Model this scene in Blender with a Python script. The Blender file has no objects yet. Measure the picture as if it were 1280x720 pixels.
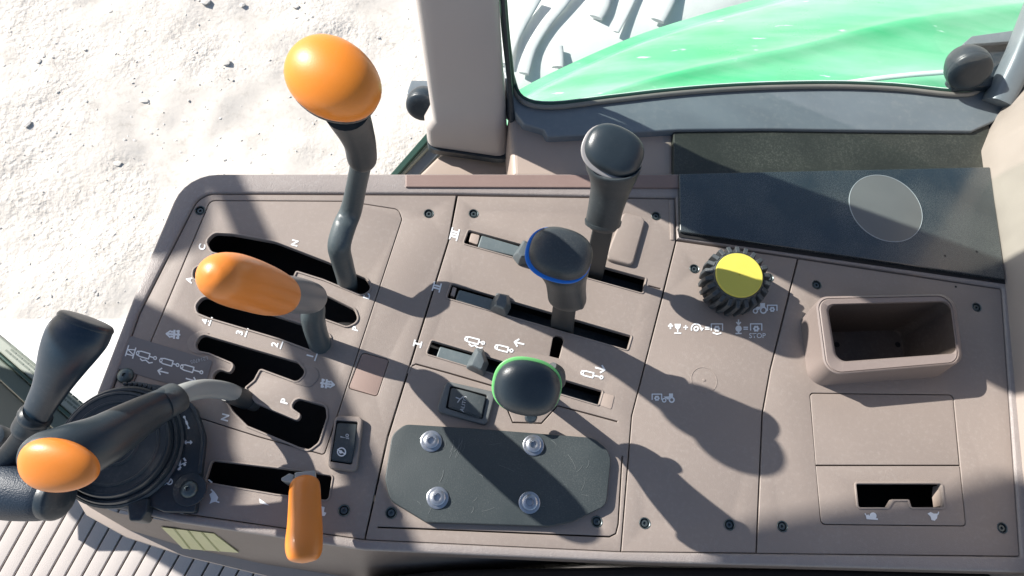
import bpy, bmesh, math, random
from mathutils import Vector, Matrix
from mathutils.geometry import delaunay_2d_cdt
random.seed(7)
SC = bpy.context.scene; COL = SC.collection
# ------------------------------------------------------------------ camera
F = 950.0
Zc = Vector((100, 390, 950)).normalized()
Yc = Vector((560, 2250, -950)).normalized(); Yc = (Yc - Yc.dot(Zc) * Zc).normalized()
Xc = Yc.cross(Zc)
R = Matrix((Xc, Yc, Zc))                      # camera axes -> world
XI, YI, VI = R @ Vector((1, 0, 0)), R @ Vector((0, 1, 0)), R @ Vector((0, 0, 1))
CAM = VI * 0.68
cd = bpy.data.cameras.new('camera'); cam = bpy.data.objects.new('camera', cd); COL.objects.link(cam)
cam.matrix_world = Matrix.Translation(CAM) @ R.to_4x4()
cd.sensor_width = 36; cd.lens = F / 1280 * 36; cd.clip_start = 0.01; cd.clip_end = 500
SC.camera = cam
# ------------------------------------------------------------------ light
TO_SUN = Vector((-1.48, 0.38, 1.0)).normalized()
elev = math.asin(TO_SUN.z)
w = bpy.data.worlds.new('World'); SC.world = w; w.use_nodes = True
wn = w.node_tree; sky = wn.nodes.new('ShaderNodeTexSky'); sky.sky_type = 'NISHITA'; sky.sun_disc = False
sky.sun_elevation = elev; sky.sun_rotation = math.atan2(TO_SUN.x, TO_SUN.y)
wn.links.new(sky.outputs[0], wn.nodes['Background'].inputs[0]); wn.nodes['Background'].inputs[1].default_value = 0.074
sd = bpy.data.lights.new('sun', 'SUN'); sd.energy = 5.0; sd.angle = math.radians(0.55); sd.color = (1, .955, .89)
so = bpy.data.objects.new('sun', sd); COL.objects.link(so)
so.rotation_euler = TO_SUN.to_track_quat('Z', 'Y').to_euler()
SC.view_settings.view_transform = 'Standard'; SC.view_settings.look = 'None'
SC.view_settings.exposure = 0.82; SC.view_settings.gamma = 1

# ------------------------------------------------------------------ helpers
def P(u, v, h=0.0):
    d = R @ Vector((u - 640, 360 - v, -F)); t = (h - CAM.z) / d.z
    return CAM + d * t
def PY(u, v, y):                              # the same on an upright plane y = const
    d = R @ Vector((u - 640, 360 - v, -F)); return CAM + d * ((y - CAM.y) / d.y)
def S(u, v, h=0.0): return (P(u + 1, v, h) - P(u, v, h)).length
def sR(px, h=0.0): return px * 0.000715 * (CAM.z - h) / CAM.z
def dS(p): return (CAM - p).dot(VI) / F      # metres per photograph pixel at a point
def lin(c):
    return tuple(((x / 255) / 12.92 if x / 255 <= .04045 else ((x / 255 + .055) / 1.055) ** 2.4) for x in c)
def finish(me, ang=38):
    me.validate(); me.update()
    bm = bmesh.new(); bm.from_mesh(me)
    bmesh.ops.recalc_face_normals(bm, faces=bm.faces)
    for e in bm.edges:
        e.smooth = len(e.link_faces) == 2 and e.calc_face_angle(0) < math.radians(ang)
    for f in bm.faces: f.smooth = True
    bm.to_mesh(me); bm.free()
def link(name, me, mat, parent=None, label=None):
    o = bpy.data.objects.new(name, me); COL.objects.link(o)
    if mat is not None and not me.materials: me.materials.append(mat)
    if parent is not None: o.parent = parent; o.matrix_parent_inverse = parent.matrix_world.inverted()
    if label: o['label'] = label
    return o
def mesh(name, vs, fs, mat, parent=None, ang=38, label=None):
    me = bpy.data.meshes.new(name); me.from_pydata([tuple(v) for v in vs], [], fs); finish(me, ang)
    return link(name, me, mat, parent, label)
def tag(o, label, cat, group=None, kind=None):
    o['label'] = label; o['category'] = cat
    if group: o['group'] = group
    if kind: o['kind'] = kind
    return o
def thing(name, loc, label, cat, group=None):
    o = bpy.data.objects.new(name, None); COL.objects.link(o); o.location = loc; o.empty_display_size = .02
    o.matrix_world = Matrix.Translation(loc)
    return tag(o, label, cat, group)
def fillet(pts, n=6):
    """pts: [(Vector2/3, r)] world, returns rounded outline"""
    out = []; N = len(pts)
    for i, (p, r) in enumerate(pts):
        a = pts[i - 1][0]; b = pts[(i + 1) % N][0]
        if r <= 0: out.append(p.copy()); continue
        da, db = (a - p), (b - p); la, lb = da.length, db.length; da.normalize(); db.normalize()
        c = max(-1, min(1, da.dot(db))); th = math.acos(c)
        if th > 3.1: out.append(p.copy()); continue
        t = min(r / math.tan(th / 2), la * .49, lb * .49); rr = t * math.tan(th / 2)
        bis = (da + db).normalized(); cen = p + bis * (rr / math.sin(th / 2))
        s, e = p + da * t - cen, p + db * t - cen
        tot = s.angle(e)
        for k in range(n + 1):
            f = k / n
            out.append(cen + (s * math.sin((1 - f) * tot) + e * math.sin(f * tot)) / math.sin(tot) if tot > 1e-4 else cen + s)
    return out
def outline(px, h=0.0, r=3, n=6):
    return fillet([(P(q[0], q[1], h), sR(q[2] if len(q) > 2 else r, h)) for q in px], n)
def circ(u, v, rad, h=0.0, n=28):             # rad in metres
    c = P(u, v, h); return [c + Vector((math.cos(2 * math.pi * k / n) * rad, math.sin(2 * math.pi * k / n) * rad, 0)) for k in range(n)]
def ccw(l, want=True):
    a = sum(l[i - 1].x * l[i].y - l[i].x * l[i - 1].y for i in range(len(l)))
    return l if (a > 0) == want else l[::-1]
def inset(l, d):
    out = []; N = len(l)
    for i in range(N):
        a, p, b = l[i - 1], l[i], l[(i + 1) % N]
        e1 = Vector((p.x - a.x, p.y - a.y)); e2 = Vector((b.x - p.x, b.y - p.y))
        if e1.length < 1e-9: e1 = e2
        if e2.length < 1e-9: e2 = e1
        n1 = Vector((-e1.y, e1.x)).normalized(); n2 = Vector((-e2.y, e2.x)).normalized()
        m = (n1 + n2)
        if m.length < 1e-3: m = n1
        m.normalize(); k = 1 / max(.5, m.dot(n1))
        out.append(Vector((p.x + m.x * d * k, p.y + m.y * d * k, 0)))
    return out
def dedupe(l):
    out = []
    for p in l:
        if not out or (Vector((p.x, p.y)) - Vector((out[-1].x, out[-1].y))).length > 2e-5: out.append(p)
    if (Vector((out[0].x, out[0].y)) - Vector((out[-1].x, out[-1].y))).length < 2e-5: out.pop()
    return out
def plate(name, outer, holes, top, thick, bev, mat, parent=None, label=None, bottom=False, hb=None, zf=None):
    """solid sheet with rounded edges and real holes; outer/holes are world outlines"""
    loops = [ccw(dedupe(outer), True)] + [ccw(dedupe(h), False) for h in holes]
    vs, fs, caps = [], [], []
    for li, l in enumerate(loops):
        b = bev if li == 0 or hb is None else hb
        prof = [(b, 0), (b * .62, -b * .08), (b * .29, -b * .29), (b * .08, -b * .62), (0, -b), (0, -thick)] if b > 0 else [(0, 0), (0, -thick)]
        rings = []
        for d, z in prof:
            rr = inset(l, d) if d > 0 else l
            rings.append([Vector((q.x, q.y, top + z)) for q in rr])
        base = len(vs); n = len(l)
        for rr in rings: vs += rr
        for k in range(len(rings) - 1):
            for i in range(n):
                j = (i + 1) % n; fs.append((base + k * n + i, base + (k + 1) * n + i, base + (k + 1) * n + j, base + k * n + j))
        caps.append((rings[0], list(range(base, base + n))))
        if bottom and li == 0: fs.append(tuple(range(base + (len(rings) - 1) * n, base + len(rings) * n)))
    idx = [i for c in caps for i in c[1]]; co = [Vector((q.x, q.y)) for c in caps for q in c[0]]; ed = []; k = 0
    for c in caps:
        m_ = len(c[0]); ed += [(k + i, k + (i + 1) % m_) for i in range(m_)]; k += m_
    scl = 10.0
    ov, oe, of, mv, me_, mf = delaunay_2d_cdt([q * scl for q in co], ed, [], 0, 1e-6)
    vmap = []
    for i, q in enumerate(ov):
        if mv[i]: vmap.append(idx[mv[i][0]])
        else: vs.append(Vector((q.x / scl, q.y / scl, top))); vmap.append(len(vs) - 1)
    import numpy as np
    A = np.array([[*co[a], *co[b_]] for a, b_ in ed])
    for t in of:
        cx_ = sum(ov[i].x for i in t) / len(t) / scl; cy_ = sum(ov[i].y for i in t) / len(t) / scl
        cond = (A[:, 1] > cy_) != (A[:, 3] > cy_); Q = A[cond]
        if len(Q) and int((cx_ < Q[:, 0] + (cy_ - Q[:, 1]) * (Q[:, 2] - Q[:, 0]) / (Q[:, 3] - Q[:, 1])).sum()) % 2: fs.append(tuple(vmap[i] for i in t))
    if zf: vs = [Vector((q.x, q.y, q.z + zf(q))) for q in vs]
    return mesh(name, vs, fs, mat, parent, ang=17, label=label)
def rings_mesh(name, rings, mat, parent=None, close=True, cap0=False, cap1=False, ang=38, label=None):
    n = len(rings[0]); vs = [p for r_ in rings for p in r_]; fs = []
    for k in range(len(rings) - 1):
        for i in range(n if close else n - 1):
            j = (i + 1) % n; fs.append((k * n + i, k * n + j, (k + 1) * n + j, (k + 1) * n + i))
    if cap0: fs.append(tuple(range(n)))
    if cap1: fs.append(tuple(range((len(rings) - 1) * n, len(rings) * n)))
    return mesh(name, vs, fs, mat, parent, ang, label)
def cr(a, b, c, d, t):
    return .5 * ((2 * b) + (c - a) * t + (2 * a - 5 * b + 4 * c - d) * t * t + (3 * b - a - 3 * c + d) * t ** 3)
def loft(name, st, mat, parent=None, n=28, sub=5, se=1.0, ang=45, label=None, caps=True, wob=0):
    """st: [(centre, U, V)] elliptical stations, smooth between"""
    def at(i): return st[max(0, min(len(st) - 1, i))]
    S2 = []
    for i in range(len(st) - 1):
        for k in range(sub):
            t = k / sub; S2.append(tuple(cr(at(i - 1)[q], at(i)[q], at(i + 1)[q], at(i + 2)[q], t) for q in range(3)))
    S2.append(st[-1][:3])
    rings = []
    for c, U, V in S2:
        rr = []
        for k in range(n):
            a = 2 * math.pi * k / n; ca, sa = math.cos(a), math.sin(a)
            x = math.copysign(abs(ca) ** se, ca); y = math.copysign(abs(sa) ** se, sa)
            rr.append(c + U * x + V * y)
        rings.append(rr)
    return rings_mesh(name, rings, mat, parent, True, caps, caps, ang, label)
def frames(pts, up=None):
    fr = []; N = len(pts); U = None
    for i in range(N):
        T = (pts[min(i + 1, N - 1)] - pts[max(i - 1, 0)]).normalized()
        if U is None:
            r0 = up or XI; U = (r0 - T * r0.dot(T)).normalized()
        else: U = (U - T * U.dot(T)).normalized()
        fr.append((T, U, T.cross(U)))
    return fr
def tube(name, px, mat, parent=None, flat=1.0, up=None, n=24, sub=5, se=1.0, label=None, world=False):
    """px: [(u,v,h,r_px)] or world [(Vector, r)]"""
    pts = [q[0] if world else P(q[0], q[1], q[2]) for q in px]
    rad = [q[1] if world else q[3] * dS(P(q[0], q[1], q[2])) for q in px]
    st = [(p, U * r_, V * r_ * flat) for p, r_, (T, U, V) in zip(pts, rad, frames(pts, up))]
    return loft(name, st, mat, parent, n, sub, se, label=label)
def lathe_me(name, prof, mat, n=24, ang=40):
    vs, fs = [], []
    for r_, z in prof:
        for k in range(n):
            a = 2 * math.pi * k / n; vs.append((r_ * math.cos(a), r_ * math.sin(a), z))
    for i in range(len(prof) - 1):
        for k in range(n):
            j = (k + 1) % n; fs.append((i * n + k, i * n + j, (i + 1) * n + j, (i + 1) * n + k))
    me = bpy.data.meshes.new(name); me.from_pydata(vs, [], fs)
    bm = bmesh.new(); bm.from_mesh(me); bmesh.ops.remove_doubles(bm, verts=bm.verts, dist=1e-7); bm.to_mesh(me); bm.free()
    finish(me, ang); me.materials.append(mat); return me
def put(name, me, loc, parent=None, rot=None, label=None):
    o = bpy.data.objects.new(name, me); COL.objects.link(o)
    M = Matrix.Translation(loc) @ (rot.to_4x4() if rot else Matrix())
    if parent is not None:
        o.parent = parent; o.matrix_parent_inverse = Matrix(); o.matrix_basis = parent.matrix_world.inverted() @ M
    else: o.matrix_world = M
    if label: o['label'] = label
    return o

# ------------------------------------------------------------------ materials
def mat(name, col, rough=.5, vary=.12, vs=40, bump=.15, bs=1400, metal=0, spec=.5, coat=0, dust=0, dcol=(.45, .42, .38), dscale=260, dth=.62, stretch=None, sheen=0, bd=.0004):
    m = bpy.data.materials.new(name); m.use_nodes = True; nt = m.node_tree; b = nt.nodes['Principled BSDF']
    L = nt.links.new; N = nt.nodes.new
    tc = N('ShaderNodeTexCoord'); mp = N('ShaderNodeMapping'); L(tc.outputs['Object'], mp.inputs[0])
    if stretch: mp.inputs['Scale'].default_value = stretch
    n1 = N('ShaderNodeTexNoise'); n1.inputs['Scale'].default_value = vs; n1.inputs['Detail'].default_value = 6; n1.inputs['Roughness'].default_value = .62; L(mp.outputs[0], n1.inputs[0])
    mx = N('ShaderNodeMix'); mx.data_type = 'RGBA'; L(n1.outputs[0], mx.inputs[0])
    mx.inputs[6].default_value = (*[c * (1 - vary) for c in col], 1); mx.inputs[7].default_value = (*[min(1, c * (1 + vary)) for c in col], 1)
    out = mx.outputs[2]
    rr = N('ShaderNodeMapRange'); L(n1.outputs[0], rr.inputs[0]); rr.inputs[3].default_value = max(.02, rough - .1); rr.inputs[4].default_value = min(1, rough + .1)
    rout = rr.outputs[0]
    if dust:
        n2 = N('ShaderNodeTexNoise'); n2.inputs['Scale'].default_value = dscale; n2.inputs['Detail'].default_value = 5; n2.inputs['Roughness'].default_value = .7; L(mp.outputs[0], n2.inputs[0])
        cr_ = N('ShaderNodeMapRange'); L(n2.outputs[0], cr_.inputs[0]); cr_.inputs[1].default_value = dth - .12; cr_.inputs[2].default_value = dth + .1
        cr_.inputs[3].default_value = dust * .15; cr_.inputs[4].default_value = dust
        n3 = N('ShaderNodeTexNoise'); n3.inputs['Scale'].default_value = 16; L(mp.outputs[0], n3.inputs[0])
        ml = N('ShaderNodeMath'); ml.operation = 'MULTIPLY'; L(cr_.outputs[0], ml.inputs[0])
        r3 = N('ShaderNodeMapRange'); L(n3.outputs[0], r3.inputs[0]); r3.inputs[1].default_value = .35; r3.inputs[2].default_value = .65; r3.inputs[3].default_value = .35; r3.inputs[4].default_value = 1.2
        L(r3.outputs[0], ml.inputs[1])
        m2 = N('ShaderNodeMix'); m2.data_type = 'RGBA'; L(ml.outputs[0], m2.inputs[0]); L(out, m2.inputs[6]); m2.inputs[7].default_value = (*dcol, 1); out = m2.outputs[2]
        m3 = N('ShaderNodeMath'); m3.operation = 'MULTIPLY_ADD'; L(ml.outputs[0], m3.inputs[0]); m3.inputs[1].default_value = .5; L(rout, m3.inputs[2]); rout = m3.outputs[0]
    L(out, b.inputs['Base Color']); L(rout, b.inputs['Roughness'])
    b.inputs['Metallic'].default_value = metal; b.inputs['Specular IOR Level'].default_value = spec; b.inputs['Coat Weight'].default_value = coat; b.inputs['Coat Roughness'].default_value = .12
    if bump:
        n4 = N('ShaderNodeTexNoise'); n4.inputs['Scale'].default_value = bs; n4.inputs['Detail'].default_value = 3; L(mp.outputs[0], n4.inputs[0])
        bp = N('ShaderNodeBump'); bp.inputs['Strength'].default_value = bump; bp.inputs['Distance'].default_value = bd; L(n4.outputs[0], bp.inputs['Height']); L(bp.outputs[0], b.inputs['Normal'])
    return m
BR = (.268, .224, .197)
M = dict(
    brown=mat('mauve_plastic', BR, .5, .09, 18, .5, 1300, dust=.22, dcol=(.46, .42, .38)),
    brown2=mat('mauve_plastic_rim', (.275, .242, .228), .42, .09, 30, .9, 900, dust=.25, dcol=(.5, .48, .46)),
    pink=mat('reddish_plastic', (.235, .165, .145), .5, .08, 26, .3, 1500, dust=.08),
    redpad=mat('faded_red_plastic', (.285, .205, .175), .55, .08, 40, .3, 1500),
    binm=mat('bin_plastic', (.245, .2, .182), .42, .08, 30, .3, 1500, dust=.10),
    well=mat('dark_rubber', (.012, .012, .013), .8, .2, 60, .3, 600),
    black=mat('black_plastic', (.016, .027, .038), .36, .15, 60, .2, 1400, dust=.08),
    grip=mat('charcoal_grip', (.034, .044, .050), .40, .15, 60, .3, 1700, dust=.10, dcol=(.3, .3, .3)),
    cap=mat('knob_cap_rubber', (.022, .033, .042), .33, .15, 80, .25, 1800, dust=.06, dcol=(.3, .29, .27), dscale=700, dth=.66),
    capdirty=mat('dusty_knob_cap', (.032, .040, .046), .36, .12, 120, .3, 1800, dust=.16, dcol=(.3, .29, .26), dscale=900, dth=.62),
    steel=mat('painted_dark_lever', (.06, .08, .088), .38, .18, 60, .4, 500, dust=.12, dcol=(.3, .32, .33)),
    bar=mat('dark_lever_bar', (.04, .045, .047), .45, .15, 60, .2, 900),
    gslide=mat('grey_slider_plastic', (.115, .145, .152), .42, .12, 60, .3, 1400, dust=.15),
    gtab=mat('grey_tab_plastic', (.085, .105, .115), .45, .12, 60, .3, 1400, dust=.1),
    grey=mat('grey_switch_bezel', (.125, .135, .135), .5, .1, 60, .3, 1400, dust=.1),
    rocker=mat('switch_rocker_plastic', (.05, .062, .066), .4, .12, 60, .2, 1400, dust=.1),
    rod=mat('grey_rod', (.34, .36, .35), .34, .1, 50, .15, 700, metal=.1),
    orange=mat('orange_plastic', (.78, .235, .016), .42, .05, 40, .12, 900, coat=.25, dust=.03),
    orange2=mat('orange_soft_plastic', (.70, .215, .026), .42, .05, 40, .12, 900, coat=.15, dust=.04),
    yellow=mat('yellow_plastic', (.60, .54, .09), .42, .05, 60, .15, 900, dust=.06),
    rubber=mat('tread_rubber', (.034, .044, .052), .55, .2, 90, .4, 900, dust=.14),
    blue=mat('blue_ring', (.01, .16, .62), .35, .05), green=mat('green_ring', (.15, .48, .16), .35, .05), gring=mat('grey_ring', (.30, .29, .29), .4, .05),
    plate=mat('dusty_black_plate', (.036, .047, .050), .5, .15, 30, .4, 1200, dust=.22, dcol=(.25, .26, .25), dscale=900, dth=.62),
    zinc=mat('zinc_bolt', (.5, .52, .55), .3, .15, 200, .2, 900, metal=.9),
    screw=mat('dark_screw', (.10, .125, .13), .35, .2, 300, .2, 900, metal=.6),
    glossy=mat('dusty_gloss_black', (.014, .027, .036), .16, .1, 14, .05, 700, spec=.9, coat=.6, dust=.6, dcol=(.16, .162, .148), dscale=1700, dth=.56),
    glossy2=mat('dusty_black_ledge', (.028, .031, .026), .35, .1, 14, .1, 700, dust=.42, dcol=(.17, .175, .15), dscale=600, dth=.60),
    disc=mat('smoked_disc', (.155, .16, .16), .3, .05, 30, .1, 800, dust=.35, dcol=(.15, .15, .14), dscale=700),
    clear=mat('disc_edge', (.45, .48, .5), .3, .05),
    frame=mat('blue_grey_frame_metal', (.175, .205, .23), .36, .10, 12, .15, 300, metal=.1, dust=.2, dcol=(.4, .4, .38), dscale=120),
    seal=mat('dark_green_seal', (.02, .06, .045), .45, .2, 30, .2, 500), sealg=mat('grey_seal', (.23, .22, .20), .5, .1, 30, .2, 500),
    cream=mat('cream_trim', (.36, .305, .27), .55, .04, 20, .35, 1100), beige=mat('beige_trim', (.38, .31, .265), .52, .05, 20, .25, 1100),
    pillar=mat('grey_pillar_trim', (.50, .465, .44), .5, .04, 16, .25, 1100),
    fender=None, ground=None,
    paint=mat('white_print', (.80, .82, .83), .5, .03), label=mat('label_film', (.165, .155, .155), .4, .05, 40, .1, 900), dim=mat('grey_print', (.42, .44, .46), .5, .03),
    floor=mat('floor_rib_rubber', (.50, .455, .43), .7, .08, 24, .5, 700, dust=.2, dcol=(.62, .58, .54)), gap=mat('floor_gap', (.012, .011, .011), .8, .1),
    sill=mat('pale_green_sill', (.30, .33, .28), .5, .08, 30, .2, 500), sill2=mat('olive_sill', (.12, .15, .12), .5, .1, 30, .2, 500), olive=mat('olive_panel', (.27, .25, .18), .6, .08, 14, .3, 500),
    white=mat('white_slab', (.86, .86, .85), .6, .04, 6, .2, 200), tyre=mat('dusty_tyre', (.74, .75, .74), .8, .1, 14, .6, 120, dust=.4, dcol=(.8, .79, .76), dscale=30), lug=mat('tyre_lug', (.60, .61, .62), .75, .15, 20, .5, 140, dust=.3, dcol=(.75, .74, .7), dscale=40),
    sticker=mat('yellow_green_sticker', (.56, .54, .28), .4, .12, 70, .1, 400, dust=.25, dcol=(.35, .42, .12), dscale=60), stline=mat('sticker_line', (.36, .38, .17), .5, .1),
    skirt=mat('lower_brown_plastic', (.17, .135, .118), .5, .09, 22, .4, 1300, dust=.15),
    edge=mat('pale_lit_edge', (.74, .86, .80), .5, .1, 20, .2, 300),  # pale colour stands for the crest highlight and the lit pane edge
    scr=mat('scratch_dust', (.14, .155, .155), .7, .2, 200, 0),
    bluegrip=mat('blue_black_grip', (.011, .027, .046), .34, .12, 60, .15, 1400, dust=.04),
    bin_shade=mat('shade_darkened_bin', (.085, .066, .056), .5, .1, 30, .3, 1500, dust=.12),  # darker than the bin plastic, to carry the shade inside
    seatm=mat('dark_brown_fabric', (.04, .032, .028), .8, .2, 60, .5, 500),
    sleeve=mat('grey_sleeve', (.17, .17, .175), .35, .12, 50, .2, 900),
    stone=mat('pale_stone', (.60, .57, .53), .85, .2, 30, .6, 200),
)
# knurl for the boot
kn = mat('knurled_rubber', (.010, .022, .040), .5, .1, 40, 0); M['knurl'] = kn
nt = kn.node_tree; vo = nt.nodes.new('ShaderNodeTexVoronoi'); vo.inputs['Scale'].default_value = 900; tc = nt.nodes.new('ShaderNodeTexCoord'); nt.links.new(tc.outputs['Object'], vo.inputs['Vector'])
bp = nt.nodes.new('ShaderNodeBump'); bp.inputs['Strength'].default_value = .5; bp.inputs['Distance'].default_value = .0004; nt.links.new(vo.outputs['Distance'], bp.inputs['Height']); nt.links.new(bp.outputs[0], nt.nodes['Principled BSDF'].inputs['Normal'])
# green paint: window reflections painted in as pale streaks, plus dusty speckles
fm = mat('glare_streaked_green_paint', (.07, .50, .21), .3, .10, 6, .1, 300, coat=.5); M['fender'] = fm
nt = fm.node_tree; L = nt.links.new; b = nt.nodes['Principled BSDF']; src = b.inputs['Base Color'].links[0].from_socket
tc = nt.nodes.new('ShaderNodeTexCoord'); mp = nt.nodes.new('ShaderNodeMapping'); mp.inputs['Rotation'].default_value = (0, 0, math.radians(-22)); mp.inputs['Scale'].default_value = (.7, 4.5, 3); L(tc.outputs['Object'], mp.inputs[0])
n1 = nt.nodes.new('ShaderNodeTexNoise'); n1.inputs['Scale'].default_value = 1.7; n1.inputs['Detail'].default_value = 8; n1.inputs['Roughness'].default_value = .6; L(mp.outputs[0], n1.inputs[0])
r1 = nt.nodes.new('ShaderNodeMapRange'); r1.inputs[1].default_value = .36; r1.inputs[2].default_value = .74; r1.inputs[4].default_value = .52; L(n1.outputs[0], r1.inputs[0])
mp2 = nt.nodes.new('ShaderNodeMapping'); mp2.inputs['Scale'].default_value = (1, 2.6, 1.5); mp2.inputs['Rotation'].default_value = (0, 0, math.radians(-14)); L(tc.outputs['Object'], mp2.inputs[0])
n2 = nt.nodes.new('ShaderNodeTexNoise'); n2.inputs['Scale'].default_value = 22; n2.inputs['Detail'].default_value = 4; L(mp2.outputs[0], n2.inputs[0])
r2 = nt.nodes.new('ShaderNodeMapRange'); r2.inputs[1].default_value = .66; r2.inputs[2].default_value = .72; r2.inputs[4].default_value = .85; L(n2.outputs[0], r2.inputs[0])
mm = nt.nodes.new('ShaderNodeMath'); mm.operation = 'MAXIMUM'; L(r1.outputs[0], mm.inputs[0]); L(r2.outputs[0], mm.inputs[1])
mx = nt.nodes.new('ShaderNodeMix'); mx.data_type = 'RGBA'; L(mm.outputs[0], mx.inputs[0]); L(src, mx.inputs[6]); mx.inputs[7].default_value = (.72, .86, .80, 1); L(mx.outputs[2], b.inputs['Base Color'])
# ground: pale dry dirt
gm = mat('pale_dirt', (.62, .58, .53), .95, .20, 3.2, .8, 60, dust=.75, dcol=(.42, .385, .34), dscale=40, dth=.62, bd=.007); M['ground'] = gm
nt = gm.node_tree; bpn = [q for q in nt.nodes if q.type == 'BUMP'][0]; n5 = nt.nodes.new('ShaderNodeTexNoise'); n5.inputs['Scale'].default_value = 2.4; n5.inputs['Detail'].default_value = 4
r5 = nt.nodes.new('ShaderNodeMapRange'); r5.inputs[1].default_value = .42; r5.inputs[2].default_value = .62; r5.inputs[3].default_value = .12; r5.inputs[4].default_value = 1.0
nt.links.new([q for q in nt.nodes if q.type == 'TEX_COORD'][0].outputs['Object'], n5.inputs[0]); nt.links.new(n5.outputs[0], r5.inputs[0]); nt.links.new(r5.outputs[0], bpn.inputs['Strength'])
# window glass: lets the sun through, shows a little sky and dust
gl = bpy.data.materials.new('window_glass'); gl.use_nodes = True; nt = gl.node_tree; nt.nodes.remove(nt.nodes['Principled BSDF'])
tr = nt.nodes.new('ShaderNodeBsdfTransparent'); tr.inputs[0].default_value = (.93, .98, .96, 1); gs = nt.nodes.new('ShaderNodeBsdfGlossy'); gs.inputs['Roughness'].default_value = .02
df = nt.nodes.new('ShaderNodeBsdfDiffuse'); df.inputs[0].default_value = (.7, .7, .68, 1)
m1 = nt.nodes.new('ShaderNodeMixShader'); m1.inputs[0].default_value = .06; nt.links.new(tr.outputs[0], m1.inputs[1]); nt.links.new(gs.outputs[0], m1.inputs[2])
m2 = nt.nodes.new('ShaderNodeMixShader'); nz = nt.nodes.new('ShaderNodeTexNoise'); nz.inputs['Scale'].default_value = 9; nz.inputs['Detail'].default_value = 6
mr = nt.nodes.new('ShaderNodeMapRange'); nt.links.new(nz.outputs[0], mr.inputs[0]); mr.inputs[1].default_value = .35; mr.inputs[2].default_value = .7; mr.inputs[3].default_value = .02; mr.inputs[4].default_value = .16
nt.links.new(mr.outputs[0], m2.inputs[0]); nt.links.new(m1.outputs[0], m2.inputs[1]); nt.links.new(df.outputs[0], m2.inputs[2])
nt.links.new(m2.outputs[0], nt.nodes['Material Output'].inputs[0]); M['glass'] = gl

# ------------------------------------------------------------------ the setting
gz = -1.5
def gh(x, y):
    from mathutils import noise
    v = Vector((x, y, 0))
    return .030 * noise.noise(v * 1.3) + .016 * noise.noise(v * 4.1) + .009 * noise.noise(v * 11) + .006 * noise.noise(v * 27)
vs, fs = [], []; NX, NY = 240, 200
for j in range(NY + 1):
    for i in range(NX + 1):
        x = -3.2 + 6.4 * i / NX; y = -1.4 + 5.6 * j / NY
        e = min(i, NX - i, j, NY - j) / 12; e = min(1, e)
        vs.append((x, y, gz + gh(x, y) * e))
for j in range(NY):
    for i in range(NX):
        a = j * (NX + 1) + i; fs.append((a, a + 1, a + NX + 2, a + NX + 1))
o = len(vs); X0, X1, Y0, Y1 = -3.2, 3.2, -1.4, 4.2; B = 200
vs += [(X0, Y0, gz), (X1, Y0, gz), (X1, Y1, gz), (X0, Y1, gz), (-B, -B, gz), (B, -B, gz), (B, B, gz), (-B, B, gz)]
for k in range(4): fs.append((o + k, o + (k + 1) % 4, o + 4 + (k + 1) % 4, o + 4 + k))
g = mesh('ground', vs, fs, M['ground'], ang=180); g['kind'] = 'structure'; g['label'] = 'pale dry dirt ground outside the cab, bleached by the sun'
# pebbles scattered on the dirt
vs, fs = [], []
ico = bmesh.new(); bmesh.ops.create_icosphere(ico, subdivisions=1, radius=1); iv = [v.co.copy() for v in ico.verts]; ico.verts.index_update(); itf = [[v.index for v in f.verts] for f in ico.faces]; ico.free()
def pebble(c, s):
    b0 = len(vs); ax = [s * random.uniform(.7, 1.5), s * random.uniform(.6, 1.2), s * random.uniform(.25, .5)]; th = random.uniform(0, 6.28); ct, st_ = math.cos(th), math.sin(th)
    for v in iv:
        k = random.uniform(.8, 1.15); x, y, z = v.x * ax[0] * k, v.y * ax[1] * k, v.z * ax[2] * k
        vs.append((c.x + x * ct - y * st_, c.y + x * st_ + y * ct, c.z + z))
    for f in itf: fs.append([b0 + q for q in f])
for k in range(1500):
    u = random.uniform(-40, 900); v = random.uniform(-40, 470)
    if u > 560 and v > 120: continue
    c = P(u, v, gz); c.z = gz + gh(c.x, c.y); pebble(c, random.choice((.002, .003, .003, .004, .004, .006)))
g = mesh('gravel', vs, fs, M['stone'], ang=10); g['kind'] = 'stuff'; g['label'] = 'small pebbles and crumbs of dirt scattered over the ground'; g['category'] = 'gravel'
for k, (u, v, s, lab) in enumerate([(258, 5, .021, 'grey stone on the pale ground at the top edge, above the console'), (36, 157, .018, 'round grey stone lying alone on the ground at far left'), (303, 6, .013, 'small dark stone right of the grey stone at the top edge'),
        (146, 203, .014, 'small stone on the ground, above the left end of the console'), (284, 80, .017, 'long narrow stone left of the tall orange lever knob'), (50, 78, .015, 'dark stone on the ground near the upper left corner'),
        (370, 9, .016, 'dark stone on the ground above the tall orange knob'), (180, 125, .017, 'angular stone in the middle of the bare ground')]):
    vs, fs = [], []; c = P(u, v, gz); c.z = gz + gh(c.x, c.y) + s * .2; pebble(c, s * .8); tag(mesh('stone', vs, fs, M['stone'], ang=20), lab, 'stone', 'larger stones on the ground')

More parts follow.
